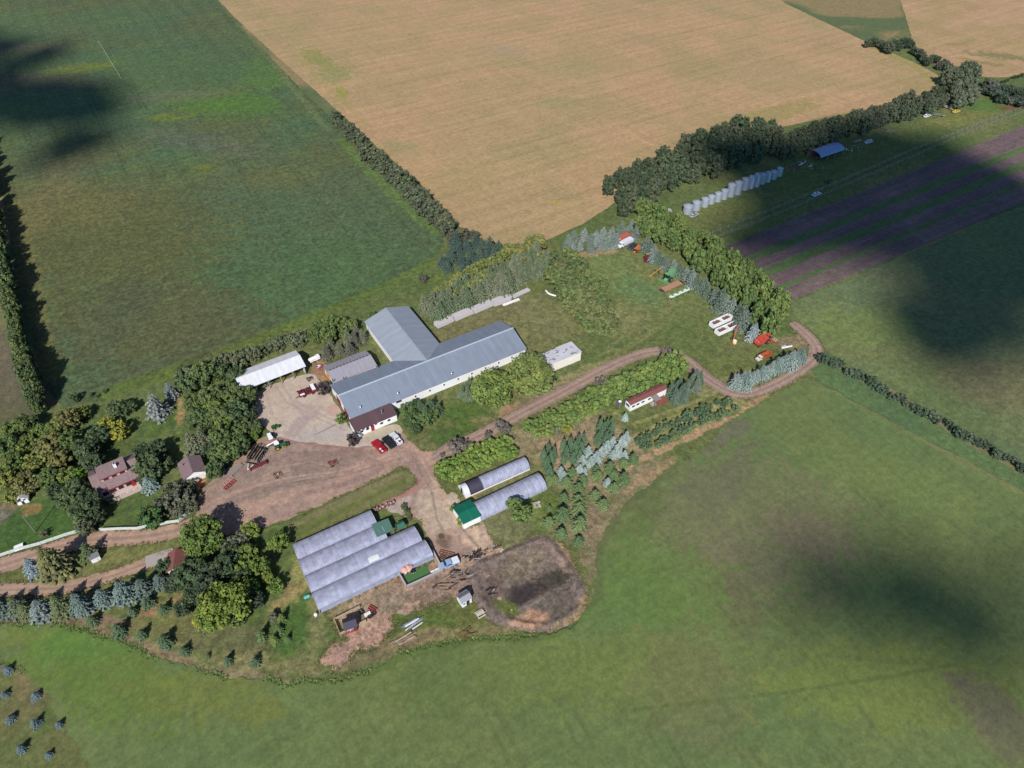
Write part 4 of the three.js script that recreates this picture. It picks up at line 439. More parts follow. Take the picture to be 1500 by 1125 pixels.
{ // the long barn with its wing and annex
  const r = rect([514, 615], [772, 511], [480.5, 564.7], 3.3), t = thing('barn', 'long white barn with blue grey metal roof, cross wing and brown roofed annex', 'barn', r.pos, r.turn), L = r.L - 0.7, W = r.W - 0.7;
  gable(t, { L, W, eave: 3.3, rise: 2.55, front: M.roof });
  const a = at(r, 626, 528, 5.8), b = at(r, 565.3, 451.3, 5.8), ww = 15.4, len = Math.abs(b.z), x = (a.x + b.x) / 2;
  const w = new THREE.Group(); w.name = 'wing'; w.position.set(x, 0, -len / 2); w.rotation.y = Math.PI / 2; t.add(w);
  for (const s of [-1, 1]) mesh('wall', bx(len - W / 2 - 0.1, 3.3, 0.16, (W / 4) + 0.05, 1.65, s * (ww / 2 - 0.08)), M.white, w);
  mesh('wall', pent(ww - 0.33, 3.3, 2.4, 0.16, len / 2 - 0.3), M.white, w);
  for (const s of [-1, 1]) mesh('roof', slope(len + 0.2, ww / 2, 3.3, 2.46, 0.35, s, 0.12, 0.1), M.roofWing, w);
  mesh('ridge_cap', bx(len - 1, 0.07, 0.4, 0.7, 5.9, 0), M.roofWing, w);
  // annex
  const p0 = at(r, 520.5, 632, 2.5), p1 = at(r, 581, 607.5, 2.5), al = p1.x - p0.x, ad = (p0.z + p1.z) / 2 - W / 2, ax = (p0.x + p1.x) / 2, an = new THREE.Group(); an.name = 'annex'; an.position.set(ax, 0, W / 2); t.add(an);
  { const h0 = 3.25, h1 = 2.6, g = new THREE.BoxGeometry(al + 0.3, 0.12, Math.hypot(ad + 0.3, h0 - h1)); g.rotateX(Math.atan2(h0 - h1, ad)); g.translate(0, (h0 + h1) / 2 + 0.09, ad / 2 + 0.16); mesh('roof', g, M.brownRoof, an); }
  mesh('wall', bx(al, 2.5, 0.16, 0, 1.25, ad - 0.1), M.white, an); for (const s of [-1, 1]) mesh('wall', bx(0.16, 2.5, ad - 0.2, s * (al / 2 - 0.08), 1.25, (ad - 0.2) / 2), M.white, an);
  mesh('chimney', merge([cyl(0.14, 0.14, 1.7, al * 0.22, 3.5, ad * 0.55, 8), cyl(0.24, 0.24, 0.12, al * 0.22, 4.4, ad * 0.55, 8)]), M.steel, an);
  for (const q of [-0.36, -0.22, 0.12, 0.3]) win(an, al * q, 1.6, ad + 0.0, 0.9, 0.8); door(an, -al * 0.1, 0.02, ad, 1, 2.1);
  for (let i = 0; i < 5; i++) mesh('gutter_bracket', bx(0.6, 0.35, 0.3, al * (-0.42 + i * 0.1), 2.36, ad + 0.16), M.dark, an);
  win(t, -L / 2 + al + 2, 2.6, W / 2 + 0.02, 1.6, 0.7, 0, M.dark);
  for (let i = 0; i < 8; i++) win(t, -L / 2 + 20 + i * 4.8, 2.0, W / 2 + 0.02, 0.5, 0.7);
  for (const [px, py] of [[528, 597], [583, 577], [662, 548]]) { const q = at(r, px, py, 4.4); mesh('roof_vent', merge([cyl(0.18, 0.18, 0.7, q.x, 4.5, q.z, 8), cyl(0.32, 0.1, 0.25, q.x, 4.95, q.z, 8)]), M.steel, t); }
  for (const [px, py] of [[530, 562], [555, 538], [504, 555], [488, 558]]) { const q = at(r, px, py, 3.9); mesh('roof_vent', cyl(0.14, 0.14, 0.9, q.x, 4.2, q.z, 8), M.dark, t); }
  door(t, -L / 2 - 0.02, 0, 3.6, 3.4, 2.9, -Math.PI / 2, M.maroon); door(t, -L / 2 - 0.02, 0, -2.4, 3.4, 2.9, -Math.PI / 2, M.maroon); mesh('trim', bx(0.1, 0.5, W * 0.8, -L / 2 - 0.06, 0.25, 0), M.red, t);
}
{ // open machine shed
  const r = rect([353.3, 571.3], [447.3, 535.3], [338.5, 549], 3.7), t = thing('machine_shed', 'open fronted machine shed with white and grey metal roof', 'shed', r.pos, r.turn), L = r.L - 0.6, W = Math.max(8.2, r.W - 0.6);
  gable(t, { L, W, eave: 3.6, rise: 1.35, front: M.whiteRoof, open: true, ridge: null });
  for (let i = 0; i <= 5; i++) mesh('post', bx(0.22, 3.55, 0.22, -L / 2 + 0.15 + (L - 0.3) * i / 5, 1.77, W / 2 - 0.14), M.oldWood, t);
  for (let i = 0; i < 5; i++) for (const s of [0, 1]) { const x0 = -L / 2 + 0.15 + (L - 0.3) * (i + s) / 5, x1 = x0 + (s ? -1 : 1) * 0.9; mesh('brace', beam(V(x0, 2.6, W / 2 - 0.14), V(x1, 3.4, W / 2 - 0.14), 0.1, 0.12), M.oldWood, t); }
}
{ const r = rect([488.7, 560.5], [552, 535.3], [468, 539], 3.0), t = thing('grey_shed', 'low grey metal shed with yellow end door beside the barn', 'shed', r.pos, r.turn), L = r.L - 0.5, W = r.W - 0.5;
  gable(t, { L, W, eave: 2.9, rise: 1.2, front: M.greyRoof, wall: M.cream, ridge: null }); door(t, -L / 2 - 0.05, 0, -W * 0.15, 2.6, 2.8, -Math.PI / 2, M.yellow); for (let i = 0; i < 12; i++) mesh('roof_cap', bx(0.5, 0.12, 0.4, -L / 2 + 0.8 + i * (L - 1.6) / 11, 4.2, -0.4), M.junk, t); }
{ const r = rect([807.2, 533.6], [852.3, 515.2], [786.6, 520], 3.5), t = thing('storage_shed', 'cream walled storage shed with flat pale stained roof', 'shed', r.pos, r.turn), L = r.L, W = r.W;
  for (const s of [-1, 1]) { mesh('wall', bx(L - 0.3, 3.4, 0.16, 0, 1.7, s * (W / 2 - 0.2)), M.cream, t); mesh('wall', bx(0.16, 3.4, W - 0.56, s * (L / 2 - 0.23), 1.7, 0), M.cream, t); }
  mesh('roof', bx(L, 0.14, W, 0, 3.47, 0), mat(234, 234, 238, 0.8, { map: tex(256, 160, (i, j, o) => { const v = 236 - 70 * smooth(0.6, 0.75, fbm(i / 22 + 9, j / 16, 4)) - 20 * fbm(i / 60, j / 60, 3); o[0] = v; o[1] = v; o[2] = v + 4; }) }), t);
  for (const [x, z, w] of [[-0.1, -0.1, 0.5], [0.06, 0.06, 0.4], [0.14, 0.02, 0.4], [-0.3, -0.46, 2.4], [-0.1, -0.46, 1.6], [0.28, 0.38, 1.4], [0.2, -0.1, 0.3]]) mesh('roof_patch', bx(w, 0.06, 0.3, x * L, 3.58, z * W), M.junk, t); door(t, L * 0.2, 0, W / 2 - 0.1, 2.2, 2.2, 0, M.cream); }
{ const r = rect([924, 593.3], [978, 568.7], [915.3, 585.3], 2.9), t = thing('mobile_home', 'white mobile home with brown roof and wooden deck', 'mobile home', r.pos, r.turn), L = r.L - 0.3, W = r.W - 0.3;
  gable(t, { L, W, eave: 2.7, rise: 0.35, over: 0.15, front: M.rust, ridge: null }); for (const x of [-0.42, -0.3, -0.16, 0.02]) win(t, L * x, 1.7, W / 2 + 0.02, 1.1, 0.7); win(t, -L / 2 - 0.02, 1.7, 0, 1.6, 0.8, -Math.PI / 2); door(t, L * 0.2, 0.35, W / 2 + 0.02, 0.9, 1.95, 0, M.wood);
  mesh('skirting', bx(L - 0.1, 0.5, 0.06, 0, 0.25, W / 2 + 0.01), M.cream, t);
  const d = mesh('deck', bx(4, 0.12, 3, L * 0.28, 0.42, W / 2 + 1.55), M.rustMetal, t); for (let i = 0; i < 4; i++) mesh('post', bx(0.12, 1, 0.12, L * 0.28 - 1.9 + (i % 2) * 3.8, 0.5, W / 2 + 0.2 + (i >> 1) * 2.7), M.wood, d); for (let i = 0; i < 3; i++) mesh('step', bx(1.6, 0.12, 0.4, L * 0.28 - 2.8 - i * 0.0, 0.34 - i * 0.12, W / 2 + 0.8 + i * 0.42), M.concrete, t); mesh('canopy', bx(2.2, 0.08, 2.4, L * 0.05 + 1.0, 2.5, W / 2 + 1.25), M.oldWood, t); for (const s of [-1, 1]) mesh('canopy_post', bx(0.1, 2.45, 0.1, L * 0.05 + 1.0 + s, 1.23, W / 2 + 2.35), M.oldWood, t);
  for (let i = 0; i < 3; i++) mesh('roof_vent', cyl(0.1, 0.1, 0.4, -L * 0.3 + i * L * 0.25, 3.2, -W * 0.2, 7), M.steel, t); }
{ // farmhouse
  const r = rect([150, 717], [197, 697], [133, 690.5], 3.2), t = thing('farmhouse', 'farmhouse with mauve shingle roof, pink walls and red framed windows', 'house', r.pos, r.turn), L = Math.max(11, r.L), W = Math.max(9, r.W);
  gable(t, { L, W, eave: 3.0, rise: 2.3, front: M.mauve, wall: M.pinkWall, ridge: null });
  const d = new THREE.Group(); d.name = 'dormer'; d.position.set(-L * 0.02, 0, 0); t.add(d);
  mesh('wall', bx(6.4, 2.2, 0.16, 0, 4.5, 2.4), M.pinkWall, d); for (const s of [-1, 1]) mesh('wall', bx(0.16, 2.2, 2.4, s * 3.12, 4.5, 1.2), M.pinkWall, d);
  { const g = new THREE.BoxGeometry(7, 0.12, 4.4); g.rotateX(0.16); g.translate(0, 5.85, 0.75); mesh('roof', g, M.mauve, d); } mesh('fascia', bx(7.04, 0.16, 0.1, 0, 5.46, 2.98), M.red, d); for (const x of [-2, 0, 2]) win(d, x, 4.7, 2.5, 1.1, 0.8, 0, M.red);
  for (const x of [-0.34, -0.18, 0, 0.18, 0.36]) win(t, L * x, 1.7, W / 2 + 0.02, 1.3, 1.1, 0, x ? M.red : M.white); door(t, L * 0.27, 0.05, W / 2 + 0.02, 1, 2.1, 0, M.red);
  const p = new THREE.Group(); p.name = 'porch'; p.position.set(L * 0.08, 0, W / 2); t.add(p); mesh('floor', bx(L * 0.62, 0.3, 2.4, 0, 0.15, 1.22), M.pinkWall, p); mesh('rail', bx(L * 0.62, 0.9, 0.08, 0, 0.75, 2.4), M.pinkWall, p); for (let i = 0; i < 5; i++) mesh('post', bx(0.12, 1.3, 0.12, (i / 4 - 0.5) * L * 0.6, 0.85, 2.3), M.white, p); mesh('fascia', bx(L * 0.7, 0.2, 0.1, 0, 2.8, 0.5), M.red, t).position.set(L * 0.0, 0, W / 2);
  mesh('chimney', bx(0.7, 1.6, 0.7, -L * 0.34, 5.4, -1.2), M.dark, t); const c = mesh('chimney', bx(0.7, 1.4, 0.7, 0.9, 6.3, 0.9), M.white, t); mesh('flue', cyl(0.16, 0.16, 0.3, 0.9, 7.1, 0.9, 8), M.dark, c); mesh('downpipe', bar(V(-L / 2 - 0.1, 0.1, W / 2 - 0.1), V(-L / 2 - 0.1, 3, W / 2 - 0.1), 0.07), M.white, t);
}
{ const r = rect([272, 700], [297, 690], [258, 681], 2.6), t = thing('garage', 'garage with mauve shingle roof and white gable front', 'garage', r.pos, r.turn + Math.PI / 2), L = Math.max(6, r.W - 0.6), W = Math.max(5.4, r.L - 0.6);   // ridge runs away from the yard
  gable(t, { L, W, eave: 2.5, rise: 1.3, front: M.mauve2, back: M.mauve2, wall: M.white, ridge: null }); door(t, -L / 2 - 0.03, 0, 0.2, 3.6, 2.1, -Math.PI / 2, M.cream); mesh('roof_vent', cyl(0.12, 0.12, 0.5, L * 0.2, 3.6, -W * 0.3, 7), M.dark, t); }
{ const r = rect([249, 829], [265, 826], [243, 818], 2.3), t = thing('garden_house', 'small hut with red brown roof and white gable among trees', 'hut', r.pos, r.turn + Math.PI / 2), L = 5, W = 3.8; gable(t, { L, W, eave: 2.1, rise: 1.1, front: M.rust, ridge: null }); door(t, -L / 2 - 0.03, 0, 0, 0.9, 1.9, -Math.PI / 2, M.white); }
{ const p = P(234, 817), t = structure(mesh('concrete_slab', bx(6.4, 0.12, 3.4), M.concrete)); t.position.set(p.x, 0.09, p.z); t.rotation.y = AX - 0.15; }
{ const p = P(33, 726, 1), t = thing('play_house', 'tiny white playhouse with grey gambrel roof under trees', 'playhouse', V(p.x, 0, p.z), AX + Math.PI / 2 - 0.1), L = 4.2, W = 2.6; gable(t, { L, W, eave: 1.8, rise: 1.0, front: M.whiteRoof, ridge: null }); win(t, -L / 2 - 0.02, 1.5, 0.6, 0.6, 0.5, -Math.PI / 2); win(t, -L / 2 - 0.02, 1.5, -0.6, 0.6, 0.5, -Math.PI / 2); door(t, -L / 2 - 0.03, 0, 0, 0.6, 1.1, -Math.PI / 2, M.dark); }
{ const p = P(139, 816, 0.8), t = thing('pump_house', 'white pump house with dark roof beside a spruce', 'pump house', V(p.x, 0, p.z), AX + 0.1), L = 2, W = 1.9; gable(t, { L, W, eave: 1.6, rise: 0.6, over: 0.15, front: M.greyDark, ridge: null }); door(t, 0, 0, W / 2 + 0.02, 0.8, 1.4, 0, M.white); }
{ const r = rect([675.7, 882], [689.6, 873.6], [670.4, 873.6], 2.1), t = thing('garden_shed', 'white garden shed with pale grey roof by the dugout', 'shed', r.pos, r.turn), L = r.L, W = Math.max(2.4, r.W); gable(t, { L, W, eave: 2.0, rise: 0.7, over: 0.15, front: M.greyRoof, ridge: M.greyDark }); door(t, L * 0.1, 0, W / 2 + 0.02, 0.8, 1.7, 0, M.dark); win(t, -L * 0.3, 1.3, W / 2 + 0.02, 0.5, 0.5); }
{ const r = rect([503.7, 919.6], [522.4, 913.2], [501, 909.5], 2.3), t = thing('chicken_house', 'little red house with dark grey roof inside a timber pen', 'hut', r.pos, r.turn), L = r.L - 0.3, W = Math.max(2.6, r.W - 0.2); gable(t, { L, W, eave: 1.9, rise: 0.75, over: 0.2, front: M.tarp, wall: M.red, ridge: null }); win(t, -L * 0.25, 1.1, W / 2 + 0.02, 0.6, 0.5); win(t, L * 0.05, 1.1, W / 2 + 0.02, 0.6, 0.5); door(t, L * 0.3, 0, W / 2 + 0.02, 0.7, 1.6, 0, M.maroon); }
function penFence(name, label, corners, h, m, board) { const ps = corners.map((q) => P(...q)), t = thing(name, label, 'fence', ps[0]); for (let i = 0; i + 1 < ps.length; i++) { const a = ps[i].clone().sub(ps[0]), b = ps[i + 1].clone().sub(ps[0]), n = Math.max(1, Math.round(a.distanceTo(b) / 2)); for (let k = 0; k <= n; k++) { const q = a.clone().lerp(b, k / n); if (k || !i) mesh('post', bx(0.14, h + 0.1, 0.14, q.x, h / 2 + 0.05, q.z), m, t); } for (const y of board) mesh('rail', beam(a.clone().setY(y), b.clone().setY(y), 0.07, 0.16), m, t); } return t; }
penFence('pen_fence', 'pale timber rail pen round the little red house', [[527.2, 891.3], [490.4, 909.5], [499, 930.8], [536.3, 911.6]], 1.1, M.timber, [0.4, 0.75, 1.08]);
{ // quonset sheds
  const arch = (L, R, h, th = 0.08, x0 = -L / 2, a0 = 0, a1 = Math.PI, n = 18) => { const pos = [], uv = []; const pt = (a, x, r) => [x, Math.sin(a) * h * (r / R), Math.cos(a) * r]; for (let i = 0; i < n; i++) { const a = a0 + (a1 - a0) * i / n, b = a0 + (a1 - a0) * (i + 1) / n; for (const rr of [R, R - th]) { const q = [pt(a, x0, rr), pt(a, x0 + L, rr), pt(b, x0 + L, rr), pt(b, x0, rr)], u = [[0, i / n], [1, i / n], [1, (i + 1) / n], [0, (i + 1) / n]]; for (const k of rr === R ? [0, 1, 2, 0, 2, 3] : [0, 2, 1, 0, 3, 2]) { pos.push(q[k]); uv.push(u[k]); } } for (const x of [x0, x0 + L]) for (const k of [[a, R], [b, R], [b, R - th], [a, R], [b, R - th], [a, R - th]]) { pos.push(pt(k[0], x, k[1])); uv.push([0, 0]); } } return poly(pos, uv); };
  const hoop = (R, h, x, rad = 0.05) => new THREE.TubeGeometry(new THREE.CatmullRomCurve3(Array.from({ length: 13 }, (_, i) => { const a = Math.PI * i / 12; return V(x, Math.sin(a) * h + 0.01, Math.cos(a) * R); })), 16, rad, 4);
  const endWall = (R, h, x, th = 0.06) => { const s = new THREE.Shape(); s.moveTo(-R, 0); for (let i = 0; i <= 16; i++) { const a = Math.PI - Math.PI * i / 16; s.lineTo(Math.cos(a) * R, Math.sin(a) * h); } s.lineTo(-R, 0); const g = new THREE.ExtrudeGeometry(s, { depth: th, bevelEnabled: false }); g.rotateY(Math.PI / 2); g.translate(x - th / 2, 0, 0); return g; };
  const filmTex = (seed) => tex(512, 96, (i, j, o) => { const f = fbm(i / 26 + seed * 7, j / 12, 4), s = noise(i / 9, j / 60 + seed) - 0.5, k = 0.83 + 0.28 * f + 0.1 * s; o[0] = 214 * k; o[1] = 217 * k; o[2] = 240 * k; });
  const film = (seed) => new THREE.MeshPhysicalMaterial({ map: filmTex(seed), color: new THREE.Color(0.66, 0.66, 0.67), roughness: 0.25, side: THREE.DoubleSide, transmission: 0.26, thickness: 0, specularIntensity: 0.8 });
  const F = [1, 2, 3, 4].map(film), pipe = mat(206, 208, 224, 0.4), gutter = mat(150, 152, 166, 0.6);
  // the gutter-connected glasshouse range: four bays
  const S = P(469.5, 896.5, 0.6), E = P(636, 816.5, 0.6), NW = P(425.3, 802.5, 0.6), N1 = P(541, 757, 0.6); S.y = 0;
  const d = E.clone().sub(S).setY(0), turn = Math.atan2(-d.z, d.x), L4 = d.length(), nz = V(Math.sin(turn), 0, Math.cos(turn)), W = Math.abs(NW.clone().sub(S).dot(nz)), bw = W / 4, ux = V(Math.cos(turn), 0, -Math.sin(turn)), L1 = N1.clone().sub(NW).dot(ux);
  const t = thing('greenhouse', 'range of four joined plastic greenhouse bays with arched roofs', 'greenhouse', S, turn);
  for (let i = 0; i < 4; i++) {
    const L = i < 2 ? L4 - (i ? 0.6 : 0) : L1 + (i === 2 ? 0.8 : 0), b = new THREE.Group(); b.name = 'bay'; t.add(b); b.position.set(L / 2 - (i === 3 ? 0 : 0.2), 1.6, -bw * (i + 0.5));
    mesh('cover', arch(L, bw / 2 - 0.06, 1.0, 0.05), F[i], b); const n = Math.round(L / 1.25); for (let k = 0; k <= n; k++) mesh('hoop', hoop(bw / 2 - 0.04, 1.03, -L / 2 + L * k / n, k % n ? 0.022 : 0.05), pipe, b);
    for (const s of [-1, 1]) { const e = mesh('end_wall', endWall(bw / 2 - 0.1, 0.94, s * (L / 2 - 0.06)), M.cream, b); mesh('lower_wall', bx(0.06, 1.58, bw - 0.2, s * (L / 2 - 0.06), -0.8, 0), M.cream, b); }
    if (i !== 0) { const dd = mesh('door', bx(0.06, 1.7, 1, -L / 2 - 0.03, -0.35, bw * 0.12), i === 3 ? M.cream : M.dark, b); mesh('handle', bx(0.06, 0.14, 0.06, -L / 2 - 0.08, -0.35, bw * 0.12 + 0.36), M.chrome, dd); }
    if (i === 1) { mesh('patch', arch(2.6, bw / 2 - 0.02, 1.06, 0.03, 0.5, 0.5, 1.15, 6), mat(214, 222, 216, 0.5), b); }
    if (i < 3) mesh('gutter', bx(L - 0.3, 0.16, 0.24, L / 2 - b.position.x - L / 2 + b.position.x - 0, 0.02, -bw / 2), gutter, b);
    mesh('vent_fan', bx(0.14, 0.7, 0.7, L / 2 + 0.06, 0.4, 0), M.steel, b);
  }
  mesh('side_curtain', bx(L4 - 0.3, 1.55, 0.05, L4 / 2, 0.8, -0.02), F[0], t); mesh('side_curtain', bx(L1 - 0.3, 1.4, 0.05, L1 / 2, 0.72, -W + 0.02), gutter, t);
  // hoop house with dark tarp
  { const r = rect([681, 727], [775.5, 685], [670.5, 713.5], 0.5), L = r.L, R = Math.max(2.1, r.W / 2), h = 2.3, g = thing('hoop_house', 'narrow hoop house with black tarp over its white end', 'greenhouse', r.pos, r.turn), lt = L * 0.73;
    mesh('cover', arch(lt, R, h, 0.05, L / 2 - lt), F[1], g); mesh('tarp', arch(L * 0.19, R + 0.05, h + 0.05, 0.05, L / 2 - lt - L * 0.19 + 0.2), M.tarp, g); mesh('porch_roof', arch(L * 0.08, R + 0.03, h + 0.02, 0.06, -L / 2), M.whiteRoof, g); const n = 22; for (let k = 0; k <= n; k++) mesh('hoop', hoop(R + 0.02, h + 0.03, L / 2 - lt + lt * k / n, 0.025), pipe, g); for (const s of [-1, 1]) mesh('end_wall', endWall(R - 0.08, h - 0.08, s * (L / 2 - 0.08)), M.white, g); door(g, -L / 2 - 0.02, 0, 0, 0.9, 1.9, -Math.PI / 2, M.dark); for (const s of [-1, 1]) mesh('base_board', bx(L, 0.3, 0.08, 0, 0.15, s * (R + 0.08)), M.white, g); }
  // hoop house with green head house
  { const r = rect([704.5, 762], [801, 716], [690.5, 738.5], 0.4), L = r.L, R = Math.max(2.8, r.W / 2), h = 2.7, g = thing('hoop_house', 'wide hoop house joined to a green roofed head house', 'greenhouse', r.pos, r.turn);
    mesh('cover', arch(L, R, h, 0.05), F[2], g); const n = 20; for (let k = 0; k <= n; k++) mesh('hoop', hoop(R + 0.02, h + 0.03, -L / 2 + L * k / n, 0.03), pipe, g); mesh('end_wall', endWall(R - 0.08, h - 0.08, L / 2 - 0.06), M.white, g);
    const k = new THREE.Group(); k.name = 'head_house'; k.position.set(-L / 2 - 2.5, 0, 0); g.add(k); const HW = R * 2; for (const s of [-1, 1]) { mesh('wall', bx(4.9, 2.3, 0.14, 0, 1.15, s * (HW / 2 - 0.07)), M.white, k); mesh('wall', pent(HW - 0.3, 2.3, 0.55, 0.14, s * 2.36), M.white, k); mesh('roof', slope(5.1, HW / 2, 2.3, 0.6, 0.15, s), M.greenRoof, k); } for (let q = 0; q < 3; q++) door(k, -1.6 + q * 1.6, 0.02, HW / 2 + 0.0, 1.3, 2.05, 0, M.white); win(k, -2.46, 1.5, 0.4, 1.2, 0.8, -Math.PI / 2); }
  // arched shed with blue roof in the shade of the belt
  { const r = rect([1197, 236], [1232, 224], [1186, 229], 0.5), L = r.L, R = Math.max(3.6, r.W / 2 + 0.8), g = thing('arched_shed', 'open shed with curved blue metal roof by the tree belt', 'shed', r.pos, r.turn);
    const c = mesh('roof', arch(L, R + 0.4, 2.3, 0.1, -L / 2, 0.25, Math.PI - 0.25), mat(150, 170, 210, 0.4, { map: T20 }), g); c.position.y = 2.0; for (let i = 0; i < 8; i++) mesh('post', bx(0.16, 2.5, 0.16, -L / 2 + 0.2 + (L - 0.4) * (i % 4) / 3, 1.25, (i < 4 ? 1 : -1) * (R - 0.1)), M.wood, g); mesh('wall', bx(L - 0.6, 2.4, 0.1, 0, 1.2, -R + 0.3), M.rustMetal, g); for (let i = 0; i < 4; i++) { const b = mesh('bale', cyl(0.75, 0.75, 1.3, 0, 0, 0, 14), M.soil, g); b.rotation.x = Math.PI / 2; b.position.set(-L / 2 + 2 + i * (L - 4) / 3, 0.76, 0.4); } }
  // shade roofs at the range
  { const r = rect([552, 787], [577, 777], [544, 769], 2.5), g = thing('shade_roof', 'large dull green shade roof against the greenhouse range', 'shade roof', r.pos, r.turn); for (let i = 0; i < 2; i++) mesh('roof_panel', bx(r.L / 2 - 0.04, 0.1, r.W, (i - 0.5) * r.L / 2, 2.55 - 0, 0), M.shade, g); for (const a of [-1, 1]) for (const b of [-1, 1]) mesh('post', bx(0.14, 2.5, 0.14, a * (r.L / 2 - 0.2), 1.25, b * (r.W / 2 - 0.2)), M.wood, g); }
  { const r = rect([583, 774.5], [594, 769], [578.7, 767.5], 2.2), g = thing('shade_roof', 'small dark green tent roof beside the greenhouse range', 'shade roof', r.pos, r.turn), L = r.L, W = Math.max(2, r.W); for (const s of [-1, 1]) mesh('roof_panel', slope(L, W / 2, 2.0, 0.6, 0.05, s, 0.06), mat(44, 104, 84, 0.7), g); for (const a of [-1, 1]) for (const b of [-1, 1]) mesh('post', bx(0.08, 2, 0.08, a * (L / 2 - 0.1), 1, b * (W / 2 - 0.1)), M.steel, g); }
}
// grain bins
{
  const list = [[40, 975, 85, 3.2], [115, 945, 78, 3.4], [190, 915, 70, 3.4], [245, 890, 64, 3.3], [303, 870, 64, 3.6], [358, 850, 64, 3.9], [415, 825, 72, 5.2], [475, 805, 70, 5.2], [540, 765, 72, 4.6], [592, 755, 60, 5.2], [642, 740, 66, 5.4], [692, 715, 65, 4.2], [742, 700, 56, 4.2], [792, 675, 62, 3.4], [842, 650, 56, 3.6]];
  const wallG = new THREE.LatheGeometry(Array.from({ length: 41 }, (_, i) => new THREE.Vector2(1 + (i % 2 ? 0.012 : 0), i / 40)), 24), roofG = new THREE.LatheGeometry([[1.04, 0], [1.03, 0.03], [0.18, 0.36], [0.001, 0.36]].map((q) => new THREE.Vector2(...q)), 24), lidG = new THREE.CylinderGeometry(0.17, 0.2, 0.12, 12), ring = new THREE.TorusGeometry(1.02, 0.02, 5, 24); ring.rotateX(Math.PI / 2);
  list.forEach(([x, y, w, h], i) => {
    const px = 1000 + x / 6, py = 150 + y / 6, rad = w / 12 / perMetre(px, py) * 0.98, p = P(px, py - 1.2), ch = [9, 10, 12].includes(i), t = thing('grain_bin', ch ? 'tall galvanised grain bin with a white chute on its wall' : i === 0 ? 'widest squat grain bin at the open end of the row' : h > 4 ? 'tall galvanised steel grain bin in the row' : 'short galvanised steel grain bin in the row', 'grain bin', p, 0, ch ? 'chute bins' : i === 0 ? 'end bin' : h > 4 ? 'tall grain bins' : 'short grain bins');
    const wl = mesh('wall', wallG, M.galv, t); wl.scale.set(rad, h, rad); const rf = mesh('roof', roofG, M.galv, t); rf.position.y = h; rf.scale.setScalar(rad); const ld = mesh('lid', lidG, M.steel, t); ld.position.y = h + rad * 0.4; ld.scale.setScalar(rad); const rr = mesh('base_ring', ring, M.concrete, t); rr.position.y = 0.06; rr.scale.setScalar(rad);
    if (ch) mesh('chute', beam(V(-0.1 * rad, 0.3, rad + 0.5), V(0.1, h * 0.98, rad + 0.06), 0.55, 0.12), M.white, t); else mesh('ladder', merge([bar(V(rad * 0.7 - 0.2, 0.2, rad * 0.78), V(rad * 0.7 - 0.2, h, rad * 0.78), 0.03), bar(V(rad * 0.7 + 0.2, 0.2, rad * 0.74), V(rad * 0.7 + 0.2, h, rad * 0.74), 0.03)]), M.steel, t);
  });
  { const p = P(978, 310), t = thing('bin_ring', 'low steel bin floor ring lying on the grass', 'bin ring', p); const g = new THREE.LatheGeometry([[1.9, 0], [1.9, 0.55], [1.84, 0.55], [1.84, 0]].map((q) => new THREE.Vector2(...q)), 26); mesh('ring', g, M.galv, t); mesh('floor', cyl(1.8, 1.8, 0.08, 0, 0.06, 0, 26), M.concrete, t); }
}
// covered lumber stacks
{
  const stack = (a, b, dep, h, label, rows, m) => { const p = P(...a, h), q = P(...b, h), d = q.clone().sub(p).setY(0), L = d.length(), c = p.clone().add(q).multiplyScalar(0.5).setY(0), t = thing('lumber_stack', label, 'lumber stack', c, Math.atan2(-d.z, d.x), 'lumber along the spruces'), r = rng(Math.round(a[0])); const n = rows, bw = dep / n; for (let y = 0; y < 3; y++) for (let i = 0; i < n; i++) mesh('plank', bx(L * (0.95 + 0.05 * r()), h / 3 - 0.08, bw - 0.04, (r() - 0.5) * 0.3, h / 6 + y * h / 3 + (r() - 0.5) * 0.04, -dep + bw * (i + 0.5)), m, t); for (const s of [-0.4, 0, 0.4]) mesh('bearer', bx(0.2, 0.1, dep, L * s, 0.0, -dep / 2), M.wood, t); };
  const w = mat(206, 198, 200, 0.85);
  stack([641, 477], [665, 466], 2.6, 1.4, 'pale covered lumber stack beside the barn wing', 5, w); stack([667, 466], [693.5, 454.5], 2.6, 1.5, 'pale lumber stack, second from the barn wing', 5, w); stack([695.5, 455], [723, 443], 2.6, 1.5, 'pale lumber stack, third from the barn wing', 5, w); stack([725, 444], [750, 434], 2.6, 1.6, 'pale lumber stack, fourth from the barn wing', 5, w);
  stack([753, 435], [777, 424], 1.6, 0.7, 'low pile of narrow planks at the end of the lumber row', 3, w); stack([738, 447], [762, 438], 0.9, 0.5, 'thin pile of white planks lying before the lumber row', 2, M.white);
  { const t = thing('bent_pipe', 'white bent pipe lying at the edge of the olive grove', 'pipe', P(808, 431)); mesh('pipe', new THREE.TubeGeometry(new THREE.CatmullRomCurve3([V(-2, 0.3, -1.8), V(-1, 0.3, 0), V(0.6, 0.3, 1), V(2.2, 0.3, 1.6)]), 16, 0.3, 8), M.white, t); mesh('flange', cyl(0.42, 0.42, 0.16, 2.2, 0.42, 1.6, 10), M.steel, t); }
}
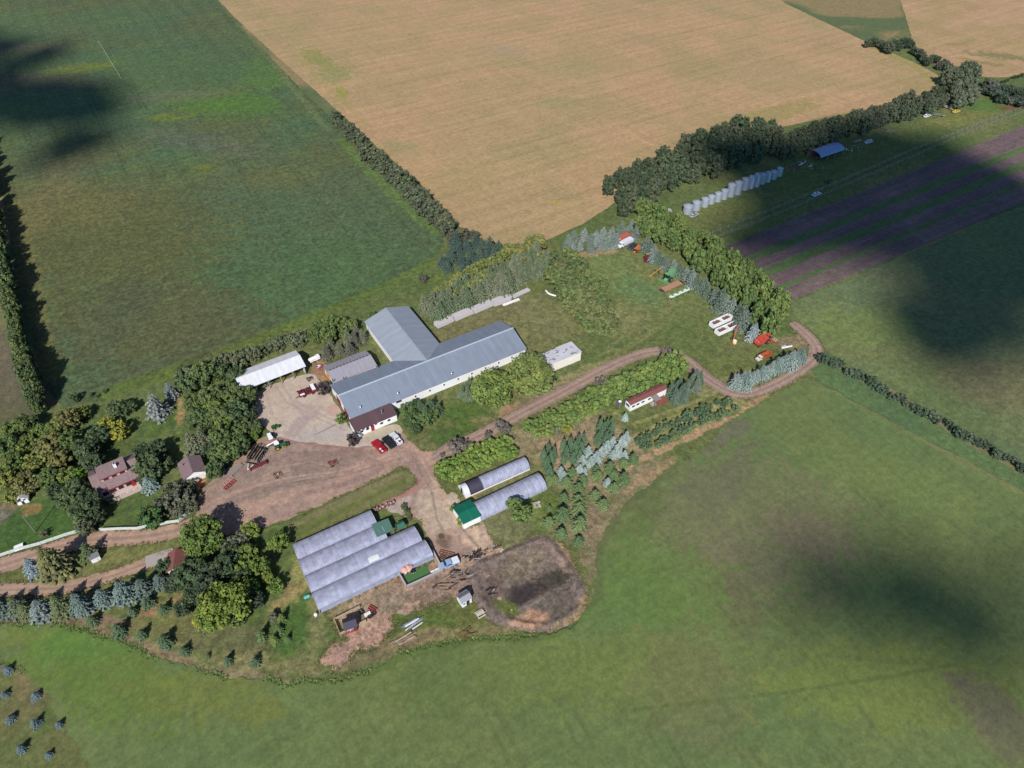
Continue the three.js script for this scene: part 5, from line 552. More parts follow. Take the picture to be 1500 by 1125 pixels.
// fences
function railFence(label, group, pts, h, gap, m, rails, rw = 0.1) { const ps = pts.map((q) => P(...q)), t = thing('rail_fence', label, 'fence', ps[0], 0, group); for (let i = 0; i + 1 < ps.length; i++) { const a = ps[i].clone().sub(ps[0]), b = ps[i + 1].clone().sub(ps[0]), n = Math.max(1, Math.round(a.distanceTo(b) / gap)); for (let k = 0; k <= n; k++) { const q = a.clone().lerp(b, k / n); if (k || !i) mesh('post', cyl(0.1, 0.09, h + 0.2, q.x, (h + 0.2) / 2, q.z, 6), m, t); if (k < n) { const q2 = a.clone().lerp(b, (k + 1) / n); for (const y of rails) mesh('rail', beam(q.clone().setY(y * h), q2.clone().setY(y * h), 0.06, rw), m, t); } } } }
railFence('weathered post and rail fence on the bin side of the alley', 'bin side fence', [[1043, 343], [1100, 321], [1160, 297], [1240, 263], [1340, 220], [1430, 184], [1500, 158]], 1.4, 4, mat(150, 146, 136, 0.95), [0.5, 1], 0.11);
railFence('weathered post and rail fence on the tilled side of the alley', 'tilled side fence', [[1047, 351], [1104, 329], [1164, 305], [1250, 268], [1345, 227], [1430, 191], [1500, 165]], 1.4, 4, mat(146, 142, 132, 0.95), [0.5, 1], 0.11);
railFence('thin wire fence with pale posts across the hay field', 'hay fence', [[145, 62], [178, 116], [400, 70]].slice(0, 2), 1.2, 5, mat(176, 174, 160, 0.9), [0.5, 1], 0.06);
railFence('pale pole fence at the corner of the far poplar clump', 'corner fence', [[1418, 146], [1438, 137], [1446, 139]], 1.3, 5, mat(190, 178, 160, 0.9), [0.5, 1], 0.2);
function boardFence(label, pts) { const ps = pts.map((q) => P(...q)), t = thing('board_fence', label, 'fence', ps[0]), m = mat(214, 224, 214, 0.8), h = 1.05; for (let i = 0; i + 1 < ps.length; i++) { const a = ps[i].clone().sub(ps[0]), b = ps[i + 1].clone().sub(ps[0]), n = Math.max(1, Math.round(a.distanceTo(b) / 2.4)); for (let k = 0; k <= n; k++) { const q = a.clone().lerp(b, k / n); if (k || !i) mesh('post', bx(0.16, h + 0.15, 0.16, q.x, (h + 0.15) / 2, q.z), m, t); if (k < n) { const q2 = a.clone().lerp(b, (k + 1) / n); for (const y of [0.25, 0.55, 0.85]) mesh('board', beam(q.clone().setY(y), q2.clone().setY(y), 0.05, 0.22), m, t); mesh('cap_rail', beam(q.clone().setY(h), q2.clone().setY(h), 0.26, 0.05), m, t); } } } }
boardFence('pale green white board fence along the lawn west of the spruces', [[-40, 828], [0, 816], [30, 806], [60, 798], [98, 785], [122, 778]]); boardFence('pale green white board fence before the farmhouse lawn', [[148, 778], [175, 776.5], [202, 776], [219, 772]]); boardFence('pale green white board fence bending round the grey trees', [[231, 771], [248, 767], [263, 765], [278, 752]]);
// ---------- vehicles and implements ----------
const span = (a, b) => { const p = P(...a), q = P(...b), d = q.clone().sub(p); return { pos: p.clone().add(q).multiplyScalar(0.5), turn: Math.atan2(-d.z, d.x), L: d.length() }; };   // a = tail, b = nose
const side = (pts, w, z0 = -w / 2, bev = 0.06) => { const s = new THREE.Shape(pts.map((q) => new THREE.Vector2(...q))), g = new THREE.ExtrudeGeometry(s, { depth: w - 2 * bev, bevelEnabled: bev > 0, bevelThickness: bev, bevelSize: bev * 0.7, bevelSegments: 2 }); g.translate(0, 0, z0 + bev); return g; };
function wheel(t, x, z, r, w = 0.26, rim = M.chrome) { const g = new THREE.CylinderGeometry(r, r, w, 18); g.rotateX(Math.PI / 2); const o = mesh('wheel', g, M.tyre, t); o.position.set(x, r, z); const k = new THREE.CylinderGeometry(r * 0.55, r * 0.55, w + 0.04, 14); k.rotateX(Math.PI / 2); mesh('rim', k, rim, o); return o; }
function lights(t, x0, x1, y, w) { for (const s of [-1, 1]) { mesh('headlight', bx(0.08, 0.16, 0.36, x1, y, s * w), M.lamp, t); mesh('tail_light', bx(0.06, 0.3, 0.16, x0, y, s * (w + 0.1)), M.redLamp, t); } }
function pickup(label, a, b, col, { cap, cargo } = {}) {
  const s = span(a, b), t = thing('pickup_truck', label, 'pickup', s.pos, s.turn), m = mat(...col, 0.3);
  t.position.y = 0.07; const k = s.L / 5.7; t.scale.setScalar(clamp(k, 0.9, 1.12));
  mesh('body', side([[-2.8, 0.45], [2.75, 0.45], [2.8, 0.95], [2.6, 1.08], [1.25, 1.15], [-0.75, 1.15], [-0.75, 0.7], [-2.8, 0.7]], 1.9), m, t);
  const c = mesh('cab', side([[-0.72, 1.1], [1.35, 1.1], [0.72, 1.78], [-0.6, 1.8]], 1.7), m, t); mesh('windshield', side([[1.24, 1.19], [1.3, 1.19], [0.76, 1.74], [0.7, 1.74]], 1.5, -0.75, 0).translate(0.1, 0, 0), M.glass, c); mesh('rear_window', bx(0.04, 0.4, 1.3, -0.78, 1.5, 0), M.glass, c); for (const q of [-1, 1]) mesh('side_window', side([[-0.55, 1.2], [0.95, 1.2], [0.6, 1.68], [-0.5, 1.68]], 0.04, q * 0.87 - 0.02, 0), M.glass, c);
  mesh('bed', merge([bx(2.0, 0.06, 1.6, -1.78, 0.74, 0), bx(2.05, 0.5, 0.12, -1.78, 0.94, 0.88), bx(2.05, 0.5, 0.12, -1.78, 0.94, -0.88)]), m, t); mesh('tailgate', bx(0.1, 0.5, 1.64, -2.78, 0.94, 0), m, t); if (cap) mesh('bed_cap', side([[-2.8, 1.2], [-0.82, 1.2], [-0.88, 1.72], [-2.65, 1.68]], 1.75), mat(...cap, 0.5), t); if (cargo) for (let i = 0; i < 3; i++) mesh('cargo_box', bx(0.5, 0.34, 0.5, -1.2 - 0.6 * i, 0.95, i % 2 ? 0.3 : -0.3), i % 2 ? M.dark : M.white, t);
  mesh('bumper', bx(0.16, 0.24, 1.86, 2.86, 0.56, 0), M.chrome, t); mesh('bumper', bx(0.16, 0.2, 1.8, -2.9, 0.56, 0), M.chrome, t); lights(t, -2.84, 2.8, 0.86, 0.7); for (const x of [-1.75, 1.85]) for (const z of [-0.86, 0.86]) wheel(t, x, z, 0.39); for (const q of [-1, 1]) mesh('mirror', bx(0.12, 0.18, 0.24, 1.0, 1.28, q * 1.05), M.dark, t); return t;
}
function suv(label, a, b, col) {
  const s = span(a, b), t = thing('parked_car', label, 'car', s.pos, s.turn), m = mat(...col, 0.25); t.position.y = 0.07; t.scale.setScalar(clamp(s.L / 4.8, 0.9, 1.1));
  mesh('body', side([[-2.35, 0.4], [2.35, 0.4], [2.42, 0.82], [2.25, 0.98], [1.05, 1.05], [-2.3, 1.05], [-2.42, 0.8]], 1.86), m, t); const c = mesh('cabin', side([[-2.2, 1.0], [1.2, 1.0], [0.45, 1.62], [-1.9, 1.66]], 1.64), m, t); mesh('windshield', side([[1.18, 1.08], [1.24, 1.08], [0.56, 1.6], [0.5, 1.6]], 1.44, -0.72, 0).translate(0.06, 0, 0), M.glass, c); mesh('rear_window', bx(0.05, 0.4, 1.3, -2.17, 1.36, 0), M.glass, c); for (const q of [-1, 1]) mesh('side_window', side([[-1.9, 1.1], [0.85, 1.1], [0.35, 1.54], [-1.75, 1.56]], 0.04, q * 0.84 - 0.02, 0), M.glass, c); mesh('sunroof', bx(0.8, 0.03, 0.9, -0.4, 1.735, 0), M.glass, c);
  lights(t, -2.42, 2.42, 0.8, 0.68); for (const x of [-1.45, 1.5]) for (const z of [-0.82, 0.82]) wheel(t, x, z, 0.37); for (const q of [-1, 1]) mesh('mirror', bx(0.12, 0.16, 0.22, 0.85, 1.14, q * 1.02), m, t); return t;
}
function grainTruck(label, a, b, box, cab, open) {
  const s = span(a, b), t = thing('grain_truck', label, 'truck', s.pos, s.turn), m = mat(...box, 0.6), c = mat(...cab, 0.45), k = clamp(s.L / 7.6, 0.75, 1.25); t.scale.setScalar(k); t.position.y = 0.02;
  mesh('chassis', bx(7.2, 0.22, 0.9, -0.1, 0.72, 0), M.dark, t); const cabm = mesh('cab', side([[1.5, 0.6], [3.75, 0.6], [3.8, 1.35], [2.9, 1.5], [2.6, 2.25], [1.55, 2.3]], 1.9), c, t); mesh('windshield', bx(0.06, 0.6, 1.5, 2.84, 1.9, 0).rotateZ(0), M.glass, cabm); for (const q of [-1, 1]) mesh('side_window', bx(0.8, 0.5, 0.05, 2.05, 1.88, q * 0.96), M.glass, cabm);
  const g = new THREE.Group(); g.name = 'box'; t.add(g); mesh('floor', bx(4.9, 0.12, 2.3, -1.25, 1.0, 0), m, g); for (const q of [-1, 1]) mesh('side_board', bx(4.9, 1.3, 0.1, -1.25, 1.66, q * 1.12), m, g); for (const x of [-3.66, 1.16]) mesh('end_board', bx(0.1, 1.3, 2.12, x, 1.66, 0), m, g); if (!open) mesh('tarp', bx(4.7, 0.08, 2.1, -1.25, 2.2, 0), mat(Math.min(255, box[0] + 4), box[1] + 6, box[2] + 6, 0.7), g);
  for (const x of [-2.9, -2.1, 2.75]) for (const z of [-0.92, 0.92]) wheel(t, x, z, 0.48, 0.34); mesh('bumper', bx(0.16, 0.3, 2.0, 3.9, 0.7, 0), M.chrome, t); for (const q of [-1, 1]) mesh('headlight', bx(0.06, 0.18, 0.24, 3.86, 1.1, q * 0.75), M.lamp, t); return t;
}
pickup('red pickup truck with loaded bed on the annex parking', [563.5, 665], [547.5, 649], [186, 22, 42], { cargo: true });
suv('black car parked between the red and the silver pickup', [577, 657.5], [563.5, 643], [38, 40, 46]);
pickup('silver white pickup truck beside the black car', [586.5, 652], [574.5, 638], [226, 228, 232], { cargo: true });
pickup('pale blue pickup with white bed cap beside the greenhouse', [667.5, 824.5], [648.5, 831.5], [150, 178, 214], { cap: [236, 236, 238] });
{ // green tractor
  const tractor = (label, a, b, k0, roof) => { const s = span(a, b), t = thing('tractor', label, 'tractor', s.pos, s.turn); t.scale.setScalar(s.L / 4.6 * k0); t.position.y = 0.06; mesh('hood', side([[-0.2, 0.85], [2.1, 0.85], [2.15, 1.35], [1.9, 1.55], [-0.2, 1.7]], 0.85), M.green, t); const c = mesh('cab', bx(1.5, 1.35, 1.4, -1.0, 1.95, 0), M.glass, t); mesh('cab_roof', bx(1.7, 0.14, 1.6, -1.0, 2.7, 0), roof, c); mesh('chassis', bx(4, 0.4, 0.6, 0, 0.75, 0), M.green, t); for (const z of [-1, 1]) { wheel(t, -1.2, z * 1.0, 0.86, 0.5, M.yellow); wheel(t, 1.5, z * 0.85, 0.55, 0.36, M.yellow); mesh('fender', bx(1.3, 0.12, 0.5, -1.2, 1.82, z * 1.0), M.green, t); } mesh('exhaust', cyl(0.06, 0.06, 0.9, 0.7, 2.0, 0.3, 7), M.dark, t); const l = mesh('loader', merge([beam(V(-0.2, 1.5, 0.7), V(2.5, 0.7, 0.7), 0.12, 0.16), beam(V(-0.2, 1.5, -0.7), V(2.5, 0.7, -0.7), 0.12, 0.16)]), M.green, t); mesh('bucket', bx(0.6, 0.6, 1.8, 2.75, 0.5, 0), mat(60, 66, 60, 0.8), l); };
  tractor('green tractor with white cab roof and yellow hubs', [402, 658.5], [420.5, 652], 1.0, M.white); tractor('small green tractor half under the grove edge', [399, 630], [409, 625], 1.1, M.green);
}
{ // flat deck truck with white hood
  const s = span([376, 651], [404, 640]), t = thing('flatbed_truck', 'old flatbed truck with white cab beside the tree grove', 'truck', s.pos, s.turn), k = s.L / 7.4; t.scale.setScalar(k); t.position.y = 0.05;
  mesh('chassis', bx(7, 0.22, 0.9, 0, 0.7, 0), M.dark, t); const c = mesh('cab', side([[0.9, 0.6], [2.6, 0.6], [2.6, 1.6], [2.3, 2.3], [1.0, 2.35]], 2), M.white, t); mesh('windshield', bx(0.05, 0.55, 1.6, 2.52, 1.95, 0), M.glass, c); mesh('hood', side([[2.6, 0.7], [3.8, 0.7], [3.8, 1.3], [2.6, 1.45]], 1.5), M.dark, t); mesh('headlight', bx(0.06, 0.2, 0.3, 3.86, 1.05, 0.5), M.lamp, t); for (let i = 0; i < 5; i++) mesh('deck_plank', bx(4.2, 0.1, 0.42, -1.4, 1.05, -0.9 + i * 0.45), M.wood, t); for (const x of [-2.6, 2.9]) for (const z of [-0.9, 0.9]) wheel(t, x, z, 0.48, 0.34);
}
{ const s = span([389, 656], [406.5, 648]), t = thing('auger_pipe', 'long white auger pipe lying between flatbed truck and tractor', 'auger', s.pos, s.turn); mesh('tube', bar(V(-s.L / 2, 0.5, 0), V(s.L / 2, 0.8, 0), 0.2, 8), M.white, t); mesh('hopper', bx(0.9, 0.5, 0.8, s.L / 2 - 0.3, 0.4, 0), M.red, t); for (const z of [-0.5, 0.5]) wheel(t, 0, z, 0.3, 0.16); }
{ // folded seeder
  const s = span([367, 684], [386, 656]), t = thing('seeder', 'dark folded seeder with slanted panels parked at the grove', 'implement', s.pos, s.turn), m = mat(66, 74, 66, 0.7); t.position.y = 0.05;
  mesh('frame', merge([beam(V(-3.2, 0.7, -1.6), V(3, 0.7, -1.6), 0.16, 0.2), beam(V(-3.2, 0.7, 1.6), V(3, 0.7, 1.6), 0.16, 0.2), beam(V(-3, 0.7, -1.6), V(-3, 0.7, 1.6), 0.16, 0.2), beam(V(2.8, 0.7, -1.6), V(2.8, 0.7, 1.6), 0.16, 0.2)]), m, t); for (let i = 0; i < 5; i++) { const g = mesh('panel', bx(4.4, 1.5, 0.14), i % 2 ? M.dark : m, t); g.position.set(0.3, 1.5, -1.6 + i * 0.8); g.rotation.x = 0.35; } for (let i = 0; i < 6; i++) mesh('shank', beam(V(-2 + i * 0.9, 0.7, 1.6), V(-2.2 + i * 0.9, 0.1, 1.9), 0.08, 0.08), M.steel, t); mesh('hitch', merge([beam(V(-3, 0.6, -0.8), V(-5, 0.4, 0), 0.14, 0.14), beam(V(-3, 0.6, 0.8), V(-5, 0.4, 0), 0.14, 0.14)]), M.white, t); for (const z of [-1.3, 1.3]) for (const x of [-1.5, 1.5]) wheel(t, x, z, 0.4, 0.3, M.white); }
{ const s = span([366.5, 688.5], [390.5, 677.5]), t = thing('header', 'maroon swather header lying on the dirt yard', 'implement', s.pos, s.turn); t.position.y = 0.05; mesh('deck', bx(s.L, 0.35, 1.1, 0, 0.35, 0), M.maroon, t); mesh('reel', merge([0, 1, 2, 3, 4].map((i) => bar(V(-s.L / 2, 0.75 + 0.3 * Math.sin(i * 1.257), 0.5 + 0.3 * Math.cos(i * 1.257)), V(s.L / 2, 0.75 + 0.3 * Math.sin(i * 1.257), 0.5 + 0.3 * Math.cos(i * 1.257)), 0.05))), M.maroon, t); for (const x of [-1, 1]) mesh('side_shield', bx(0.12, 0.7, 1.4, x * s.L / 2, 0.5, 0.1), M.maroon, t); wheel(t, 0.4, 0.8, 0.24, 0.16, M.white); }
// harrow sections and ramps
const harrow = (label, a, b, m, wd) => { const s = span(a, b), t = thing('harrow', label, 'implement', s.pos, s.turn); t.position.y = 0.06; for (let i = 0; i < 3; i++) mesh('beam', bx(s.L, 0.1, 0.12, 0, 0.25, (i - 1) * wd / 2), m, t); const n = Math.max(3, Math.round(s.L / 0.9)); for (let i = 0; i <= n; i++) mesh('cross_bar', bx(0.1, 0.08, wd, (i / n - 0.5) * s.L, 0.34, 0), m, t); for (let i = 0; i <= n; i++) for (const z of [-1, 0, 1]) mesh('tine', bx(0.05, 0.28, 0.05, (i / n - 0.5) * s.L, 0.1, z * wd / 2), M.dark, t); };
harrow('faded pink harrow section beside the grey ramps', [324.5, 714], [340.5, 699.5], M.pinkish, 1.0); harrow('red harrow section on the edge of the dirt yard', [330, 717.5], [344, 705], M.red, 1.1); harrow('red truss stack beside the pale blue pickup', [644, 809], [665, 814], M.rustMetal, 1.1); harrow('rusty short frame beside the red truss stack', [645, 815], [653, 820], M.junk, 0.9);
{ const s = span([336, 698], [355, 681]), t = thing('ramp', 'grey plank ramp between grove and dirt yard', 'ramp', s.pos, s.turn); t.position.y = 0.06; for (let i = 0; i < 4; i++) mesh('plank', bx(s.L, 0.1, 0.3, 0, 0.3 + 0.02 * (i % 2), (i - 1.5) * 0.34), M.oldWood, t); for (const x of [-0.4, 0, 0.4]) mesh('bearer', bx(0.14, 0.24, 1.4, x * s.L, 0.12, 0), M.wood, t); }
const cultivator = (label, px, py, k, m, extra) => { const t = thing('cultivator', label, 'implement', P(px, py), AX + 0.1); t.scale.setScalar(k); t.position.y = 0.06; for (const z of [-0.8, 0, 0.8]) mesh('beam', bx(2.2, 0.12, 0.12, 0, 0.5, z), m, t); for (const x of [-1, 0, 1]) { mesh('cross_bar', bx(0.12, 0.1, 1.8, x, 0.6, 0), m, t); for (const z of [-0.8, 0, 0.8]) mesh('shank', beam(V(x, 0.5, z), V(x - 0.15, 0.02, z), 0.07, 0.07), M.dark, t); } mesh('seat', bx(0.5, 0.3, 0.5, 0.2, 0.8, 0.1), extra ?? M.white, t); for (const z of [-1, 1]) wheel(t, -0.6, z, 0.32, 0.18, m); };
cultivator('small rusty red implement in the middle of the dirt yard', 407, 697, 0.85, M.rustMetal, M.timber); cultivator('small red and white implement near the purple bush', 488, 680, 1.0, M.rustMetal, M.red); 
{ // maroon swather at the apron
  const s = span([436, 581], [463, 571]), t = thing('haybine', 'maroon haying machine with a white hood on the gravel', 'implement', s.pos, s.turn); t.position.y = 0.08; const k = s.L / 6; t.scale.setScalar(k);
  mesh('frame', merge([bx(5.6, 0.2, 0.2, 0, 0.7, -1.4), bx(5.6, 0.2, 0.2, 0, 0.7, 1.4), bx(0.2, 0.2, 3, -2.4, 0.7, 0), bx(0.2, 0.2, 3, -0.6, 0.7, 0), bx(0.2, 0.2, 3, 1.2, 0.7, 0)]), M.maroon, t); mesh('hood', side([[1.4, 0.5], [3, 0.5], [3, 1.3], [1.6, 1.5]], 3.1), M.maroon, t); mesh('hood_cover', bx(1.1, 0.1, 2.9, 2.2, 1.62, 0), M.white, t); for (let i = 0; i < 5; i++) mesh('gang', bx(0.3, 0.5, 2.6, -2.4 + i * 0.75, 0.95, (i % 2) * 0.3), i === 2 ? M.red : M.maroon, t); mesh('shield', bx(1.4, 0.08, 0.7, -1.6, 1.3, 1.3), M.white, t); mesh('hitch', beam(V(-2.6, 0.6, 0.6), V(-4, 0.4, 1.0), 0.16, 0.16), M.maroon, t); for (const z of [-1.5, 1.5]) for (const x of [-1.2, 1.6]) wheel(t, x, z, 0.42, 0.26, M.maroon); }
{ const s = span([454, 532], [468, 526]), t = thing('tank_trailer', 'white tank trailer between machine shed and grey shed', 'trailer', s.pos, s.turn), g = new THREE.CapsuleGeometry(0.6, s.L * 0.6, 6, 14); g.rotateZ(Math.PI / 2); g.translate(-0.3, 1.3, 0); mesh('tank', g, M.white, t); mesh('frame', bx(s.L, 0.16, 1.2, 0, 0.62, 0), M.white, t); mesh('cab', bx(1.1, 1.1, 1.3, s.L / 2 - 0.4, 1.2, 0), M.white, t); for (const z of [-0.7, 0.7]) wheel(t, -0.4, z, 0.36, 0.22); wheel(t, s.L / 2 - 0.4, 0.6, 0.3, 0.2); wheel(t, s.L / 2 - 0.4, -0.6, 0.3, 0.2); }
// machines kept under the open shed
cultivator('rusty cultivator under the west bay of the machine shed', 376, 560, 1.3, M.rustMetal, M.white); cultivator('grey cultivator under the second bay of the machine shed', 393, 562, 1.2, M.steel, M.dark); cultivator('maroon red implement under the middle of the machine shed', 422, 546, 1.4, M.maroon, M.red); cultivator('dark implement under the east bay of the machine shed', 437, 543, 1.2, M.junk, M.dark); cultivator('small dark plough on the gravel beside the yellow door', 454, 556, 0.8, M.junk, M.dark);
// the machinery yard
grainTruck('red grain truck with white cab beside the blue spruces', [920.5, 349.5], [899, 359.5], [190, 96, 80], [240, 238, 236]); grainTruck('white grain truck with grey topped box beside the red one', [925, 355], [905.5, 364.5], [222, 222, 232], [244, 244, 244]); suv('dark blue car parked beside the white grain truck', [932, 361], [920, 366.5], [62, 78, 86]);
function combine(label, a, b, col, { k = 1, head = true, headCol = M.white } = {}) {
  const s = span(a, b), t = thing('combine', label, 'combine', s.pos, s.turn), m = mat(...col, 0.55); t.scale.setScalar(s.L / 7.2 * k); t.position.y = 0.03;
  mesh('body', side([[-3, 1.0], [1.2, 0.9], [1.3, 2.5], [-1.6, 2.6], [-3, 1.9]], 1.9), m, t); mesh('grain_tank', bx(1.8, 0.6, 1.7, -0.4, 2.9, 0), m, t); const c = mesh('cab', bx(1.1, 1.3, 1.5, 1.85, 2.2, 0), M.glass, t); mesh('cab_roof', bx(1.3, 0.14, 1.7, 1.85, 2.92, 0), m, c); mesh('engine_cover', bx(1.1, 0.5, 1.3, -1.9, 2.75, 0), m, t); mesh('feeder', beam(V(1.4, 1.3, 0), V(3.2, 0.6, 0), 1.1, 0.6), m, t); mesh('unload_auger', bar(V(0.2, 2.9, 0.9), V(-2.8, 2.8, 1.5), 0.16, 8), m, t); for (const z of [-1.1, 1.1]) { wheel(t, 1.2, z, 0.85, 0.5, m); wheel(t, -2.3, z * 0.9, 0.5, 0.34, m); } if (head) { mesh('header', bx(0.7, 0.5, 4.6, 3.5, 0.45, 0), m, t); mesh('reel', merge([0, 1, 2, 3].map((i) => bar(V(3.9 + 0.35 * Math.cos(i * 1.57), 0.8 + 0.35 * Math.sin(i * 1.57), -2.25), V(3.9 + 0.35 * Math.cos(i * 1.57), 0.8 + 0.35 * Math.sin(i * 1.57), 2.25), 0.06))), headCol, t); } return t; }
combine('faded orange combine beside the dark blue car', [937, 366], [929, 371], [214, 118, 74], { k: 1.4, head: false }); combine('pale green combine with low header under the spruces', [990, 402], [972, 415], [116, 172, 118], { headCol: M.greenPale }); combine('red combine with white header bar near the road bend', [1104, 508.5], [1128, 497], [206, 84, 66], {}); combine('red combine beyond the bins near the far poplar clump', [1402, 154], [1388, 160], [196, 78, 66], { k: 0.9 });
{ const t = thing('swather', 'maroon swather with yellow seat canopy beside the spruce row', 'swather', P(951, 381), 0.2), m = M.maroon; mesh('frame', merge([beam(V(-2.6, 0.5, 1.2), V(3, 0.5, 0.2), 0.2, 0.24), beam(V(-2.6, 0.5, 1.2), V(-1.6, 0.9, -1.6), 0.2, 0.24), beam(V(3, 0.5, 0.2), V(-1.6, 0.9, -1.6), 0.2, 0.24)]), m, t); mesh('body', bx(2, 0.9, 1.6, -0.9, 1.0, -0.4), m, t); mesh('canopy', bx(1.2, 0.1, 1.0, -0.4, 2.0, -1.0), M.yellow, t); mesh('canopy_post', bx(0.1, 1.2, 0.1, -0.4, 1.4, -1.0), M.dark, t); mesh('platform', bx(5.4, 0.2, 0.9, 0.2, 0.4, 1.2), m, t); for (const z of [-1.3, 0.5]) wheel(t, -1.4, z, 0.5, 0.3, M.red); wheel(t, 2, 0, 0.4, 0.2, M.red); }
function auger(label, a, b, rise, m) { const s = span(a, b), t = thing('grain_auger', label, 'auger', s.pos, s.turn); mesh('tube', bar(V(-s.L / 2, 0.4, 0), V(s.L / 2, rise, 0), 0.16, 8), m, t); mesh('frame', merge([beam(V(0, rise * 0.5, 0), V(-0.8, 0.5, 0.8), 0.08, 0.08), beam(V(0, rise * 0.5, 0), V(-0.8, 0.5, -0.8), 0.08, 0.08), beam(V(-0.8, 0.5, 0.8), V(-0.8, 0.5, -0.8), 0.08, 0.08)]), M.dark, t); for (const z of [-0.9, 0.9]) wheel(t, -0.8, z, 0.4, 0.2); mesh('hopper', bx(0.8, 0.4, 0.7, -s.L / 2, 0.32, 0), m, t); return t; }
auger('slim orange yellow grain auger on the mown yard', [953, 405], [976, 391], 1.6, mat(206, 148, 84, 0.6)); { const t = auger('upright orange auger with pale drum beside the white grain boxes', [1073, 503], [1077, 489], 3.2, M.orange); const d = mesh('drum', cyl(0.7, 0.7, 1.0, -2.2, 0.52, 0.5, 14), mat(244, 226, 170, 0.6), t); mesh('lid', cyl(0.5, 0.5, 0.08, -2.2, 1.06, 0.5, 12), M.white, d); }
{ const s = span([967, 429], [999, 415]), t = thing('deck_trailer', 'long brown deck trailer with beam ends on the mown yard', 'trailer', s.pos, s.turn), m = mat(186, 138, 112, 0.8); for (let i = 0; i < 6; i++) mesh('plank', bx(s.L * 0.8, 0.14, 0.36, 0, 0.95, (i - 2.5) * 0.4), m, t); for (const z of [-1.1, 1.1]) mesh('beam', bx(s.L, 0.24, 0.16, 0, 0.8, z), M.wood, t); for (const x of [-0.46, -0.4, 0.42, 0.48]) mesh('cross_beam', bx(0.2, 0.2, 2.4, x * s.L, 0.9, 0), M.junk, t); for (const x of [-0.36, 0.36]) for (const z of [-0.9, 0.9]) wheel(t, x * s.L, z, 0.42, 0.26); }
{ const s = span([981, 439], [1009, 426.5]), t = thing('planter', 'white planter bar with green frame and seed boxes', 'implement', s.pos, s.turn); mesh('bar', bx(s.L, 0.2, 0.25, 0, 0.8, 0.4), M.greenPale, t); mesh('bar', bx(s.L, 0.2, 0.25, 0, 0.8, -0.5), M.white, t); for (let i = 0; i < 4; i++) { const b = mesh('seed_box', bx(s.L / 4 - 0.5, 0.7, 0.9, (i - 1.5) * s.L / 4, 1.1, -0.05), M.white, t); mesh('lid', bx(s.L / 8, 0.08, 0.8, (i - 1.5) * s.L / 4, 1.5, -0.05), M.greenPale, b); } for (const x of [-0.45, -0.15, 0.15, 0.45]) wheel(t, x * s.L, 0.6, 0.36, 0.2, M.greenPale); }
for (const [a, b, lab, mess] of [[[1041, 480.5], [1069, 467.5], 'white open grain box with two bays of brown chaff', 0], [[1049, 491.5], [1077.5, 478.5], 'white open grain box with a broken auger across its chaff', 1]]) { const s = span(a, b), t = thing('grain_box', lab, 'grain box', s.pos, s.turn), w = 2.1, h = 1.5; mesh('floor', bx(s.L, 0.14, w, 0, 0.5, 0), M.white, t); for (const z of [-1, 1]) mesh('side_board', bx(s.L, h, 0.16, 0, 0.5 + h / 2, z * w / 2), M.white, t); for (const x of [-1, 0, 1]) mesh('end_board', bx(x ? 0.16 : 0.5, h, w - 0.18, x * (s.L / 2 - 0.1), 0.5 + h / 2, 0), M.white, t); for (const x of [-1, 1]) mesh('load', bx(s.L / 2 - 0.8, 0.7, w - 0.3, x * s.L / 4, 0.95, 0), M.soil, t); for (const x of [-1, 1]) for (const q of [-0.28, 0.28]) mesh('brace', bx(0.12, 0.12, w - 0.2, x * s.L / 4 + q * 2.4, 1.7, 0), M.wood, t); if (mess) mesh('broken_auger', beam(V(0.4, 2.0, 0.9), V(s.L / 2 - 0.8, 1.7, -0.7), 0.2, 0.2), M.maroon, t); for (const x of [-0.3, 0.3]) for (const z of [-0.9, 0.9]) wheel(t, x * s.L, z, 0.42, 0.24); }
grainTruck('orange grain truck behind the blue spruce row', [1125.5, 521.5], [1109.5, 529], [184, 96, 60], [224, 216, 206], true);
suv('pale car among the scrap beyond the arched shed', [1268, 211], [1276, 208], [226, 228, 236]); suv('yellow car below the far red combine', [1397, 166], [1403, 164], [224, 206, 90]); suv('white car among scrap at the foot of the belt', [1354, 173], [1361, 170], [236, 238, 240]); suv('white car standing beside the alley fence', [1192, 288], [1199, 285], [230, 234, 244]); suv('grey car on the grass before the widest bin', [1013, 319], [1020, 315.5], [176, 180, 184]); 
cultivator('red implement on the grass by the bin ring', 1000, 322, 0.9, M.red, M.pinkish); cultivator('dark implement standing in the alley grass', 1212, 268, 1.2, M.junk, M.dark);
